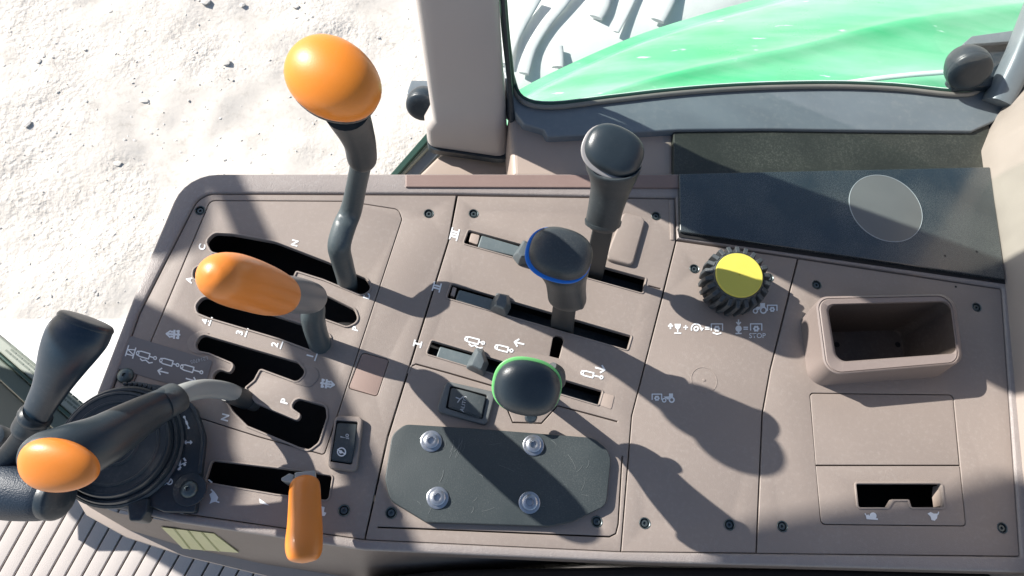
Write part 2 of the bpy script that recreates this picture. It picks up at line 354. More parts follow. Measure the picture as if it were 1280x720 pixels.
# ------------------------------------------------------------------ console
con = thing('console', P(640, 450, 0), 'mauve brown control console with slots, printed symbols and screw holes', 'console')
SCREWS = dict(left=[(250, 263), (536, 267), (430, 638)], mid=[(592, 267), (820, 270), (489, 641), (746, 652)], rm=[(868, 336), (961, 347), (806, 654), (912, 656)], right=[(1021, 356), (1221, 384), (978, 658), (1253, 660)])
RS = .0043
union = outline([(250, 242, 26), (571, 243, 0), (844, 248, 0), (846, 299, 0), (998, 322, 0), (1252, 361, 3), (1275, 696, 3), (946, 692, 0), (776, 690, 0), (456, 675, 0), (225, 642, 0), (118, 618, 10), (122, 540, 0), (174, 392, 0)], 0, 0)
shell_o = outline([(232, 218, 52), (849, 218, 2), (850, 290, 0), (1259, 350, 2), (1292, 716, 4), (800, 703, 0), (456, 688, 0), (220, 653, 0), (104, 626, 16), (108, 545, 20), (122, 490, 6), (172, 360, 0)], 0, 0)
plate('surround', shell_o, [union], .0015, .02, .0025, M['brown2'], con, 'textured rim of the console, greyer than the panels')
def thin(px, wpx=1.5, h=0.0):               # a narrow closed polygon along an open path: a real groove
    pts = [P(u, v, h) for u, v in px]; w2 = sR(wpx) / 2; A, Bq = [], []
    for i, p in enumerate(pts):
        t = (pts[min(i + 1, len(pts) - 1)] - pts[max(i - 1, 0)]).normalized(); n_ = Vector((-t.y, t.x, 0)) * w2
        A.append(p + n_); Bq.append(p - n_)
    return A + Bq[::-1]
TH = .004
# gate cover in the left panel
cov = outline([(263, 251, 8), (434, 252, 12), (498, 262, 9), (502, 274, 6), (405, 568, 3), (322, 545, 0), (256, 524, 0), (160, 496, 3)], 0, 3)
gateCD = outline([(258, 302, 9), (268, 292, 9), (290, 293, 20), (345, 303, 60), (410, 328, 60), (458, 349, 9), (464, 361, 7), (453, 369, 8), (405, 349, 40), (370, 338, 3), (365, 349, 4), (409, 370, 30), (443, 387, 9), (448, 401, 8), (434, 408, 8), (400, 396, 30), (340, 370, 30), (262, 350, 8), (241, 350, 7), (243, 335, 7), (262, 331, 9), (320, 343, 20), (343, 341, 3), (331, 327, 6), (265, 315, 8)], 0, 3)
gate14 = outline([(245, 382, 8), (254, 371, 8), (310, 384, 40), (388, 409, 30), (412, 419, 8), (414, 437, 8), (396, 440, 8), (350, 423, 40), (262, 397, 20), (247, 391, 7)], 0, 3)
gateP = outline([(245, 430, 8), (252, 418, 8), (310, 435, 30), (372, 453, 9), (383, 466, 8), (371, 477, 6), (325, 460, 4), (317, 475, 5), (305, 485, 3), (319, 504, 5), (373, 527, 4), (377, 518, 4), (364, 509, 5), (371, 498, 7), (407, 508, 7), (408, 522, 5), (398, 553, 8), (385, 563, 8), (310, 532, 4), (293, 515, 8), (272, 484, 7), (265, 470, 7), (274, 462, 5), (288, 467, 4), (295, 455, 6), (262, 441, 5), (247, 438, 7)], 0, 3)
gateN = outline([(265, 576, 3), (359, 587, 0), (415, 595, 3), (410, 625, 4), (345, 617, 0), (257, 602, 3)], 0, 3)
pl = plate('panel', outline([(251, 243, 25), (570, 244.5, 0), (560, 300, 0), (484, 545, 0), (455, 674, 0), (225, 641, 0), (119, 617, 10), (123, 541, 0), (175, 393, 0)], 0, 0), [inset(ccw(cov), -sR(.9)), gateN, inset(ccw(outline([(453, 441, 4), (486, 450, 3), (471, 495, 3), (436, 485, 3)], 0, 3)), -sR(.7))] + [circ(u, v, RS) for u, v in SCREWS['left']], 0, TH, .0007, M['brown'], con)
gc = plate('gate_cover', cov, [gateCD, gate14, gateP], 0, TH, .0006, M['brown'], con)
plate('blank_cover', outline([(453, 441, 4), (486, 450, 3), (471, 495, 3), (436, 485, 3)], 0, 3), [], -.0002, TH, .0004, M['redpad'], con, 'redder blank cover set flush in the panel')
def rim(hole, d, h, m, parent, name='slot_rim', z0=0.0):
    l = ccw(dedupe(hole), True); outer = inset(l, -d); inner = inset(l, -.0002)
    return plate(name, outer, [inner], z0 + h, h + .0005, min(.0004, d * .3), m, parent)
for hl in (gateCD, gate14, gateP): rim(hl, .0017, .0011, M['brown'], gc)
rim(gateN, .0014, .0008, M['brown'], pl)
plate('stop_ledge', outline([(232, 424, 12), (252, 412, 10), (262, 417, 0), (249, 421, 0), (245, 428, 0), (246, 438, 0), (255, 444, 0), (238, 440, 8)], 0, 3), [], .0006, .001, .0003, M['brown'], gc)
plate('stop_ledge', outline([(376, 452, 3), (398, 461, 10), (399, 473, 8), (388, 485, 8), (362, 478, 3), (373, 478, 5), (384, 466, 5)], 0, 3), [], .0006, .001, .0003, M['brown'], gc)
# middle panel with the three lever slots
sl3 = outline([(586, 288, 2), (807, 348, 2), (803, 366, 2), (580, 304, 2)], 0, 2)
sl2 = outline([(565, 355, 2), (789, 420, 2), (784, 437, 2), (559, 372, 2)], 0, 2)
sl1 = outline([(540, 426, 2), (753, 489, 2), (748, 506, 2), (534, 442, 2)], 0, 2)
key = outline([(692, 418, 6), (706, 421, 6), (699, 448, 1), (687, 445, 1)], 0, 3)
grooves = [thin([(511, 466), (514, 458), (520, 455), (560, 466), (622, 484)]), thin([(633, 508), (641, 528), (677, 529), (697, 507), (735, 517), (772, 527)]),
           thin([(472, 659), (575, 663), (762, 671), (770, 667), (773, 655), (778, 570)]), thin([(811, 357), (826, 361)], 1.5), thin([(458, 678), (460, 678)], 1)][:5]
pm = plate('panel', outline([(572.5, 245, 0), (843.5, 249, 0), (844, 302, 0), (827, 371, 0), (789, 520, 0), (775.5, 689.5, 0), (457, 674.5, 0), (486, 546, 0), (562, 300, 0)], 0, 0), [sl3, sl2, sl1, key] + grooves + [circ(u, v, RS) for u, v in SCREWS['mid']], 0, TH, .0007, M['brown'], con)
for hl in (sl3, sl2, sl1): rim(hl, .0014, .0008, M['brown'], pm)
prm = plate('panel', outline([(846, 301.5, 0), (996.5, 323.5, 0), (962, 462, 0), (952, 518, 0), (944.5, 691, 0), (777, 689.5, 0), (790.5, 520, 0), (829, 371, 0)], 0, 0), [circ(u, v, RS) for u, v in SCREWS['rm']], 0, TH, .0007, M['brown'], con)
binhole = outline([(1010, 392, 14), (1165, 388, 14), (1176, 458, 14), (1020, 470, 14)], 0, 10)
cu = outline([(1013, 492, 5), (1191, 494, 5), (1199, 581, 0), (1020, 581, 0)], 0, 3); cl = outline([(1020, 582.5, 0), (1199.5, 582.5, 0), (1207, 657, 5), (1027, 655, 5)], 0, 3)
cboth = outline([(1012, 491, 5), (1192, 493, 5), (1208, 658, 5), (1026, 656, 5)], 0, 3)
pr = plate('panel', outline([(998.5, 324, 0), (1251, 362, 2), (1274, 695, 2), (946.5, 691.5, 0), (954, 518, 0), (964, 462, 0)], 0, 0), [binhole, cboth] + [circ(u, v, RS) for u, v in SCREWS['right']], 0, TH, .0007, M['brown'], con)
plate('blank_cover', cu, [], -.0001, TH, .0006, M['brown'], con)
hs = outline([(1070, 605, 2), (1176, 605, 2), (1179, 634, 2), (1139, 634, 2), (1136, 624, 2), (1115, 624, 2), (1109, 634, 2), (1073, 634, 2)], 0, 2)
cc = plate('slotted_cover', cl, [hs], -.0001, TH, .0006, M['brown'], con)
rim(hs, .0018, .0010, M['brown'], cc)
plate('end_wall', outline([(1172, 607, 0), (1176, 607, 0), (1178, 633, 0), (1173, 633, 0), (1171, 618, 0)], -.006, 0), [], -.003, .01, 0, M['beige'], cc)
# dark well under the slots, inner side walls
wo = outline([(150, 250, 10), (560, 240, 5), (850, 236, 5), (990, 300, 0), (1250, 345, 5), (1275, 690, 5), (460, 672, 5), (110, 615, 5)], 0, 5)
wl = ccw(inset(ccw(union), .003)); n_ = len(wl)
rings_mesh('well', [[Vector((q.x, q.y, z)) for q in wl] for z in (-.0045, -.075)], M['well'], con, cap1=True)
# slot guides under the three lever slots
for (a, b_) in (((588, 302), (806, 362)), ((566, 370), (788, 433)), ((541, 440), (752, 502))):
    pa, pb = P(*a, -.02), P(*b_, -.02); d = (pb - pa); L_ = d.length; d.normalize(); nn = Vector((-d.y, d.x, 0))
    q = [pa + nn * .004, pb + nn * .004, pb - nn * .012, pa - nn * .012]
    plate('slot_track', [v for v in q], [], -.02, .01, .001, M['black'], con)
# screws in their holes
sme = lathe_me('screw', [(.0046, .0002), (.0043, .0005), (.0038, .0001), (.0036, -.0028), (.0029, -.0030), (.0029, -.0012), (.0026, -.0008), (.00125, -.0008), (.0011, -.0028), (0, -.0029)], M['screw'])
for k, par in (('left', pl), ('mid', pm), ('rm', prm), ('right', pr)):
    for u, v in SCREWS[k]: put('screw', sme, P(u, v), par)
# raised pads and trims
plate('armrest_button', outline([(779, 265, 7), (808, 272, 8), (791, 332, 7), (756, 323, 7)], .004, 6), [], .0045, .0045, .0022, M['brown'], con, 'raised rounded rectangular blank, right of the grey-ringed lever')
plate('trim_strip', outline([(507, 218.5), (848, 218.5), (849, 235), (507, 234)], .003, 1), [], .0035, .012, .001, M['pink'], con, 'narrow reddish strip along the far edge')
o1, i1 = circ(880, 475, .0118, 0, 40), circ(880, 475, .0111, 0, 40)
plate('mould_mark', o1, [i1], .0003, .0006, .0001, M['brown'], prm)
plate('mould_mark', circ(880, 475, .0013), [], .0005, .001, .0003, M['brown'], prm)
plate('slot_end', outline([(753, 491), (768, 495), (764, 512), (750, 507)], 0, 2), [], .0005, .002, .0003, M['beige'], con)
plate('slot_end', outline([(589, 291), (600, 294), (597, 306), (586, 302)], -.001, 2), [], -.001, .006, .0006, M['beige'], con)
plate('slot_end', outline([(566, 358), (571, 360), (568, 371), (563, 369)], -.001, 1), [], -.001, .006, .0006, M['beige'], con)
plate('stepped_edge', outline([(836, 250), (842, 250), (842, 300), (838, 300)], .0006, 1), [], .0010, .001, .0004, M['brown'], con)
# side skirt below the rim, its pale flange, sticker
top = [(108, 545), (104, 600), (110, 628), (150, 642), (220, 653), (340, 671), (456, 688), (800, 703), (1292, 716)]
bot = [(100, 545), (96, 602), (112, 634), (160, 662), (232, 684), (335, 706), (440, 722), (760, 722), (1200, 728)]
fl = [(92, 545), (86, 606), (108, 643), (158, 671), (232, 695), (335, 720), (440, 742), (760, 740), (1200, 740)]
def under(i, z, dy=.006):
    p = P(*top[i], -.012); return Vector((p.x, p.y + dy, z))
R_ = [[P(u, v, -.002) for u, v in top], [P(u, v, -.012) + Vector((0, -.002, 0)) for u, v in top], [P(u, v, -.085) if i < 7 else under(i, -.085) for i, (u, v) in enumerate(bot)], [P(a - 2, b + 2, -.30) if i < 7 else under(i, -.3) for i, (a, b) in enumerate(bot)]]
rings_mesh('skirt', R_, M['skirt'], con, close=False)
bot, fl = bot[:7], fl[:7]
R_ = [[P(u, v - 2, -.086) for u, v in bot], [P(u, v, -.09) for u, v in fl], [P(u, v + 1, -.094) for u, v in fl], [P(u, v, -.097) for u, v in bot]]
rings_mesh('flange', R_, M['cream'], con, close=False, label='pale lower flange of the skirt')
# lift the sticker onto the skirt surface: four corners between the two skirt lines
def onskirt(u, v, f, off=.0028): return P(u, v, -.012 - .073 * f) + Vector((-.0002, -off, off))
sq = [onskirt(205, 655, .16), onskirt(270, 663, .10), onskirt(301, 687, .66), onskirt(232, 682, .90)]
st = mesh('sticker', sq + [q + Vector((0, .0006, -.0006)) for q in sq], [(0, 1, 2, 3), (4, 5, 6, 7), (0, 1, 5, 4), (1, 2, 6, 5), (2, 3, 7, 6), (3, 0, 4, 7)], M['sticker'], con, label='faded yellow-green sticker on the skirt')
for f0 in (.22, .48, .74):
    a = sq[0].lerp(sq[1], f0 + .02); b_ = sq[3].lerp(sq[2], f0 - .1); wv = (sq[1] - sq[0]).normalized() * .0013; up_ = Vector((0, -.0005, .0005))
    mesh('sticker_line', [a + up_, a + wv + up_, b_ + wv + up_, b_ + up_], [(0, 1, 2, 3)], M['stline'], st)

# ------------------------------------------------------------------ printed signs
INKZ = .00035
class Ink:
    def __init__(s, h=0.0): s.v = []; s.f = []; s.h = h
    def line(s, pts, w=1.5, closed=False):
        w = w * 1.22
        pts = [Vector((a, b)) for a, b in pts]
        if closed: pts = pts + [pts[0], pts[1]]
        for i in range(len(pts) - 1):
            a, b = pts[i], pts[i + 1]; d = (b - a)
            if d.length < 1e-6: continue
            d.normalize(); n = Vector((-d.y, d.x)) * w / 2; e = d * w * .25
            k = len(s.v); s.v += [a - e + n, b + e + n, b + e - n, a - e - n]; s.f.append((k, k + 1, k + 2, k + 3))
        return s
    def fill(s, pts):
        k = len(s.v); s.v += [Vector(p) for p in pts]; s.f.append(tuple(range(k, k + len(pts)))); return s
    def ring(s, u, v, r, w=1.3, a0=0, a1=360, n=16):
        return s.line([(u + r * math.cos(math.radians(a0 + (a1 - a0) * k / n)), v - r * math.sin(math.radians(a0 + (a1 - a0) * k / n))) for k in range(n + 1)], w)
    def disc(s, u, v, r, n=14): return s.fill([(u + r * math.cos(2 * math.pi * k / n), v + r * math.sin(2 * math.pi * k / n)) for k in range(n)])
    def rot(s, u, v, deg, k0=0):
        c, q = math.cos(math.radians(deg)), math.sin(math.radians(deg))
        for i in range(k0, len(s.v)):
            x, y = s.v[i].x - u, s.v[i].y - v; s.v[i] = Vector((u + x * c - y * q, v + x * q + y * c))
        return s
    def out(s, name, parent, m=None, label=None):
        vs = []
        for i, f in enumerate(s.f):                  # each stroke a hair above the last: no coplanar overlap
            pass
        zz = [0] * len(s.v)
        for i, f in enumerate(s.f):
            for q in f: zz[q] = (i % 24) * .000012
        vs = [P(p.x, p.y, s.h) + Vector((0, 0, INKZ + z)) for p, z in zip(s.v, zz)]
        return mesh(name, vs, s.f, m or M['paint'], parent, label=label)
def text(s_, u, v, deg, px, parent, h=0.0, m=None, bold=.035, name='printed_text'):
    cu_ = bpy.data.curves.new('t', 'FONT'); cu_.body = s_; cu_.align_x = 'CENTER'; cu_.align_y = 'CENTER'; cu_.size = 1; cu_.offset = bold; cu_.extrude = 0
    ob = bpy.data.objects.new('t', cu_); COL.objects.link(ob); bpy.context.view_layer.update()
    me = bpy.data.meshes.new_from_object(ob.evaluated_get(bpy.context.evaluated_depsgraph_get())); bpy.data.objects.remove(ob)
    a = math.radians(deg); c = P(u, v, h); X = (P(u + math.cos(a), v - math.sin(a), h) - c); Y = (P(u - math.sin(a), v - math.cos(a), h) - c); sc = px * 1.12 / .72
    for q in me.vertices: q.co = c + X * q.co.x * sc + Y * q.co.y * sc + Vector((0, 0, INKZ))
    me.materials.clear()
    return link(name, me, m or M['paint'], parent)
for s_, u, v, d, z, par in (('C', 253, 309, 75, 7, gc), ('A', 237, 350, 75, 7, gc), ('N', 369, 304, 75, 7, gc), ('D', 459, 370, 75, 7, gc), ('B', 445, 411, 75, 7, gc), ('4', 257, 402, 75, 7.5, gc), ('3', 300, 416, 75, 7.5, gc), ('2', 344, 431, 75, 7.5, gc), ('1', 388, 445, 75, 7.5, gc), ('P', 356, 502, 75, 8, gc), ('N', 282, 522, 75, 8, gc)):
    text(s_, u, v, d, z, gc)
for u, v in ((263, 402), (308, 416), (352, 431), (395, 446)): Ink().line([(u + 2, v - 5), (u - 1.5, v + 5)], 1.5).out('gear_mark', gc)
for n_, u, v in ((3, 568, 293), (2, 546, 359), (1, 522, 430)):
    ink = Ink(); dx, dy = .26, -.97                       # roman numerals lying on their side
    w_ = 2 + 1.7 * n_
    for sgn in (-1, 1): ink.line([(u + sgn * 4.2 - dx * w_, v + sgn * 1.2 - dy * w_), (u + sgn * 4.2 + dx * w_, v + sgn * 1.2 + dy * w_)], 1.5)
    for k in range(n_):
        o_ = (k - (n_ - 1) / 2) * 3.2; ink.line([(u + dx * o_ - 4.2, v + dy * o_ - 1.2), (u + dx * o_ + 4.2, v + dy * o_ + 1.2)], 1.8)
    ink.out('roman_numeral', pm)
def cylinder(u, v, deg, body=15, rod=6, hh=3.4, w=1.5, wave=False, h=0.0):
    k = Ink(h); k.ring(u - body / 2 - 3, v, 1.7, w * .8, n=10)
    k.line([(u - body / 2 - 4, v - 2), (u - body / 2 + 1, v - hh), (u + body / 2, v - hh), (u + body / 2, v + hh), (u - body / 2 + 1, v + hh), (u - body / 2 - 4, v + 2)], w, False)
    k.line([(u + body / 2, v), (u + body / 2 + rod, v)], w); k.ring(u + body / 2 + rod + 1.6, v, 1.8, w * .9, n=10)
    if wave: k.line([(u - body / 2 + 2, v + hh + 2.4), (u - 1, v + hh + 4.2), (u + 3, v + hh + 2.2), (u + 8, v + hh + 4.6), (u + body / 2 + 6, v + hh + 2.8)], w)
    return k.rot(u, v, deg)
def arrow(u, v, deg, ln=12, hd=4.5, w=1.7, h=0.0):
    return Ink(h).line([(u - ln / 2, v), (u + ln / 2, v)], w).line([(u + ln / 2 - hd, v - hd), (u + ln / 2, v), (u + ln / 2 - hd, v + hd)], w).rot(u, v, deg)
cylinder(592, 426, 14, 13, 4, 3, 1.5, True).out('pictogram', pm); cylinder(629, 436, 14, 12, 3, 3, 1.5).out('pictogram', pm); arrow(649, 429, 194).out('arrow_mark', pm)
cylinder(736, 468, 14, 11, 9, 3, 1.5).out('pictogram', pm); arrow(750, 461, 14).out('arrow_mark', pm)
# hydraulic label at the left edge
lb = plate('label_film', outline([(164, 420, 3), (266, 451, 3), (254, 492, 3), (225, 484, 3), (136, 458, 3)], 0, 3), [], .0007, .0004, .0001, M['label'], con, 'dark film label with white cylinder symbols')
LH = .0007
k = Ink(LH); k.line([(157, 445), (161, 432)], 1.3).line([(166, 448), (170, 435)], 1.3).line([(158.2, 442.5), (167, 445)], 1.3).line([(160, 437), (167.3, 444)], 1.1).line([(160, 437), (169, 437.5)], 1.1); k.out('roman_numeral', lb)
cylinder(181, 444, 16, 12, 6, 3.4, 1.3, True, LH).out('pictogram', lb); cylinder(210, 453, 16, 12, 5, 3.4, 1.3, False, LH).out('pictogram', lb); cylinder(236, 461, 16, 12, 9, 3.4, 1.3, False, LH).out('pictogram', lb)
arrow(204, 465, 194, 13, 4, 1.5, LH).out('arrow_mark', lb); arrow(239, 475, 16, 13, 4, 1.5, LH).out('arrow_mark', lb)
text('L214705', 249, 450, 194, 4.2, lb, LH, M['dim'], .0)
# little tractor-with-arrow signs near the gear gates
for u, v, d in ((217, 418, 184), (409, 480, 8)):
    k = Ink(); k.line([(u - 8, v), (u + 7, v)], 2).line([(u + 4, v - 4), (u + 9, v), (u + 4, v + 4)], 1.6)
    for a in (-6, -1): k.line([(u + a, v - 5), (u + a, v + 5)], 2.2)
    k.line([(u - 7, v - 4), (u - 4, v - 4)], 2).line([(u - 7, v + 4), (u - 4, v + 4)], 2).line([(u + 1, v - 3), (u + 3, v - 3)], 2).line([(u + 1, v + 3), (u + 3, v + 3)], 2).rot(u, v, d); k.out('pictogram', gc)
# lower throttle symbols: rabbit, wedge
Ink().fill([(262, 618), (267, 614), (270, 617), (273, 622), (271, 627), (266, 628), (262, 630), (264, 624)]).line([(264, 612), (268, 616)], 1.6).line([(268, 626), (274, 628)], 1.4).out('pictogram', pl)
Ink().fill([(324, 623), (337, 632), (325, 629)]).out('pictogram', pl)
Ink().fill([(402, 633), (406, 634), (405, 640), (408, 641), (406, 645), (402, 645)]).out('pictogram', pl)
# tractor and power take-off symbols
def tractor(k, u, v, s=1, flip=1):
    k.ring(u - 9 * s * flip, v + 3 * s, 2.6 * s, 1.3).ring(u + 1 * s * flip, v + 2 * s, 3.6 * s, 1.5)
    k.fill([(u - 11 * s * flip, v - 2 * s), (u - 3 * s * flip, v - 2.5 * s), (u - 3 * s * flip, v - 7 * s), (u + 3 * s * flip, v - 7 * s), (u + 3 * s * flip, v - 2 * s), (u - 2 * s * flip, v - 1 * s), (u - 5 * s * flip, v + 2 * s)])
def pto(k, u, v, s=1):
    k.line([(u - 7 * s, v + 3 * s), (u - 7 * s, v - 5 * s), (u + 7 * s, v - 5 * s), (u + 7 * s, v + 3 * s)], 1.2)
    for a in range(6): k.disc(u + 2.6 * s * math.cos(a * 1.047), v + 1 + 2.6 * s * math.sin(a * 1.047), 1.6 * s, 8)
k = Ink(); tractor(k, 953, 386); pto(k, 965, 386, .85); k.out('pictogram', prm)
k = Ink(); pto(k, 821, 497, .85)
k.ring(830, 500.5, 2.2, 1.2).ring(839.5, 500, 2.9, 1.5).fill([(829, 496), (836, 495.5), (836, 492), (841, 492), (841, 496.5), (837, 497), (835, 500)]); k.out('pictogram', prm)
def goblet(k, u, v):
    k.fill([(u - 4, v - 5), (u + 4, v - 5), (u + 3, v), (u + .8, v + 1.5), (u + .8, v + 5), (u - .8, v + 5), (u - .8, v + 1.5), (u - 3, v)]).line([(u - 4, v + 6.6), (u + 4, v + 6.6)], 1.3)
k = Ink(); k.line([(838, 411), (838, 405)], 1.6).line([(835.5, 408), (838, 405), (840.5, 408)], 1.5); goblet(k, 847, 410); k.out('pictogram', prm)
text('+', 857, 410, 0, 7, prm, bold=.03)
k = Ink(); k.ring(870, 411, 6, 1.4, 0, 200).ring(870, 411, 2.4, 1.6).fill([(874, 410), (880, 410), (877, 414)]); k.out('pictogram', prm)
text('=', 884, 411, 0, 7, prm, bold=.03)
k = Ink(); pto(k, 896, 410); k.line([(891, 416), (896, 418), (901, 416.5)], 1.4); k.out('pictogram', prm)
k = Ink(); k.line([(923, 400), (923, 405)], 1.5).line([(920.5, 403), (923, 406), (925.5, 403)], 1.4).disc(923, 411, 4).line([(923, 412), (923, 416)], 1.6).line([(919.5, 417), (926.5, 417)], 1.3); k.out('pictogram', prm)
text('=', 932, 411, 0, 7, prm, bold=.03)
k = Ink(); pto(k, 945, 410); k.out('pictogram', prm)
text('STOP', 946.5, 420, 0, 5.6, prm, bold=.005)
# snail and rabbit by the slot at the right
k = Ink(); k.disc(1091, 645, 4.5).fill([(1083, 649), (1082, 645), (1085, 643), (1088, 647), (1097, 648), (1097, 650)]).line([(1083, 645), (1081, 642)], 1); k.out('pictogram', cc)
k = Ink(); k.fill([(1159, 642), (1163, 640), (1167, 642), (1172, 642), (1171, 648), (1168, 651), (1164, 650), (1163, 646)]).line([(1172, 643), (1173, 640)], 1.2); k.out('pictogram', cc)

# ------------------------------------------------------------------ storage bin
def quadring(q, h, r): return outline([(a, b, r) for a, b in q], h, r, 8)
BQ = [(1017, 371), (1193, 367), (1204, 455), (1030, 470)]; IN = [(1033, 381), (1188, 377), (1197, 442), (1045, 453)]
def shr(q, k): cx = sum(a for a, b in q) / 4; cy = sum(b for a, b in q) / 4; return [(cx + (a - cx) * k, cy + (b - cy) * k) for a, b in q]
base = [(999, 391), (1170, 388), (1181, 471), (1011, 484)]
rg = [quadring(base, 0, 20), quadring(shr(BQ, 1.0), .027, 20), quadring(shr(BQ, .985), .0298, 19), quadring(shr(BQ, .955), .0305, 17), quadring(shr(BQ, .945), .0294, 17), quadring(shr(BQ, .925), .0304, 16), quadring(shr(IN, 1.03), .0296, 13), quadring(IN, .0280, 12), quadring(shr(IN, .985), .026, 12)]
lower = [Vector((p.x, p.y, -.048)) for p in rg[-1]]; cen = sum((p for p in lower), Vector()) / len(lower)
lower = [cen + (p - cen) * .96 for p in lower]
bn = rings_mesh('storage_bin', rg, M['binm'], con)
rings_mesh('bin_shaded_inside', [[p + Vector((0, 0, -.0003)) for p in rg[-1]]] + [[p.lerp(q, k) + Vector((0, 0, 0)) for p, q in zip(rg[-1], lower)] for k in (.15, .5, .93, .985)] + [[cen + (p - cen) * .985 for p in lower], [cen + (p - cen) * .93 for p in lower]], M['bin_shade'], bn, cap1=True, label='dark brown inside of the storage bin')
for u, v in ((1046, 431), (1122, 431)):
    put('drain_hole', lathe_me('drain_hole', [(.0028, .0004), (.0020, .0005), (.0018, .0002), (0, .0002)], M['well'], 14), P(u, v, -.0478), con)

# ------------------------------------------------------------------ black plate with four bolts
bpz = .0065
bpl = thing('mounting_plate', P(625, 600, 0), 'scratched black rubber mounting plate held by four bolts', 'plate')
plo = outline([(506, 530, 16), (590, 535, 0), (742, 547, 22), (765, 566, 22), (758, 632, 14), (716, 652, 14), (686, 658, 14), (533, 653, 10), (487, 625, 20), (481, 598, 16), (490, 543, 16)], bpz, 4, 8)
plate('plate', plo, [], bpz, bpz - .0002, .0012, M['plate'], bpl)
bme = lathe_me('bolt', [(.0086, 0), (.0086, .0009), (.0080, .0012), (.0063, .0012), (.0061, .0034), (.0052, .0042), (.0031, .0043), (.0027, .0036), (.0026, .0012), (0, .0012)], M['zinc'], 32)
hme = lathe_me('hex_socket', [(.0026, .0006), (0, .0006)], M['well'], 6)
for u, v in ((539, 551), (667, 556), (547, 622), (662, 628)):
    c = P(u, v, bpz + .002); c.z = bpz; o = put('bolt', bme, c, bpl); put('hex_socket', hme, c + Vector((0, 0, .0009)), o)

for k in range(26):
    u0 = random.uniform(500, 745); v0 = random.uniform(545, 640); a = random.uniform(-1.2, 1.2) if k % 3 else 1.9; ln = random.uniform(4, 24)
    if k < 7: u0, v0, a, ln = 560 + random.uniform(-10, 14), 560 + random.uniform(-6, 16), -1.1 + random.uniform(-.35, .3), random.uniform(10, 30)
    if v0 > 648 - abs(u0 - 610) * .1: continue
    pts_ = [(u0 + ln * q * math.cos(a) + 1.5 * math.sin(q * 3), v0 + ln * q * math.sin(a)) for q in (0, .25, .5, .75, 1)]
    if max(p[0] for p in pts_) > 752 or max(p[1] for p in pts_) > 645 or min(p[1] for p in pts_) < 545: continue
    Ink(bpz).line(pts_, random.uniform(.22, .5)).out('scratch', bpl, M['scr'])

# ------------------------------------------------------------------ rocker switches
def rocker(pxs, zs, parent, m):
    """six px points: two ends and the ridge between"""
    o_ = []
    vs = []; q = pxs
    for (u, v), z in zip(q, zs): vs.append(P(u, v, z))
    nb = len(vs); vs += [Vector((p.x, p.y, .001)) for p in vs]
    fs = [(0, 1, 3, 2), (2, 3, 5, 4)]
    loop = [0, 1, 3, 5, 4, 2]
    for i in range(6): a, b_ = loop[i], loop[(i + 1) % 6]; fs.append((a, b_, b_ + nb, a + nb))
    ob = mesh('rocker', vs, fs, m, parent)
    bm = bmesh.new(); bm.from_mesh(ob.data); bmesh.ops.bevel(bm, geom=[e for e in bm.edges if len(e.link_faces) == 2 and e.calc_face_angle(0) > .12], offset=.0009, segments=2, affect='EDGES', clamp_overlap=True); bm.to_mesh(ob.data); bm.free(); finish(ob.data, 50)
    return ob
sw = thing('rocker_switch', P(430, 555, 0), 'black rocker switch in a raised brown housing, left of the black plate', 'switch')
ho = outline([(419, 519, 6), (454, 521, 6), (446, 590, 6), (409, 585, 6)], .005, 5); hi = outline([(420, 525.5, 2), (447.5, 527.5, 2), (440, 581, 2), (412, 577, 2)], .005, 2)
plate('housing', ho, [hi], .006, .006, .0018, M['brown'], sw, hb=.0005)
plate('well', hi, [], .0012, .001, 0, M['well'], sw)
rk = rocker([(421.5, 528), (447, 530), (418, 552), (444, 555), (413.5, 575), (440, 579)], [.005, .005, .0105, .0105, .0065, .0065], sw, M['rocker'])
k = Ink(.0088).line([(426, 546), (431, 548), (436, 548)], 1.5).ring(434, 544.5, 1.6, 1).ring(434.5, 549.5, 1.6, 1); k.out('pictogram', rk, M['dim'])
k = Ink(.0092).ring(427, 565, 5, 1.3).line([(422, 562), (432, 568)], 1.2).disc(426, 565, 2.2); k.out('pictogram', rk)
sw2 = thing('rocker_switch', P(583, 503, 0), 'grey rocker switch marked AUTO in a dark grey bezel above the black plate', 'switch')
ho = outline([(558, 476, 6), (620, 490, 6), (609, 532, 6), (545, 514, 6)], .004, 5); hi = outline([(563, 482, 2), (609, 494, 2), (603, 524, 2), (557, 510, 2)], .004, 2)
plate('housing', ho, [hi], .0045, .0045, .0015, M['grey'], sw2, hb=.0005)
plate('well', hi, [], .0012, .001, 0, M['well'], sw2)
rk2 = rocker([(564, 484), (560, 509), (588, 490), (583, 516), (608, 496), (602, 523)], [.0045, .0045, .0092, .0092, .0072, .0072], sw2, M['rocker'])
text('AUTO', 580, 505, 75, 4.6, rk2, .0082, M['dim'], .01)
Ink(.0078).line([(570, 497), (575, 499), (572, 503)], 1.2).line([(575, 499), (579, 496)], 1.2).out('pictogram', rk2, M['dim'])

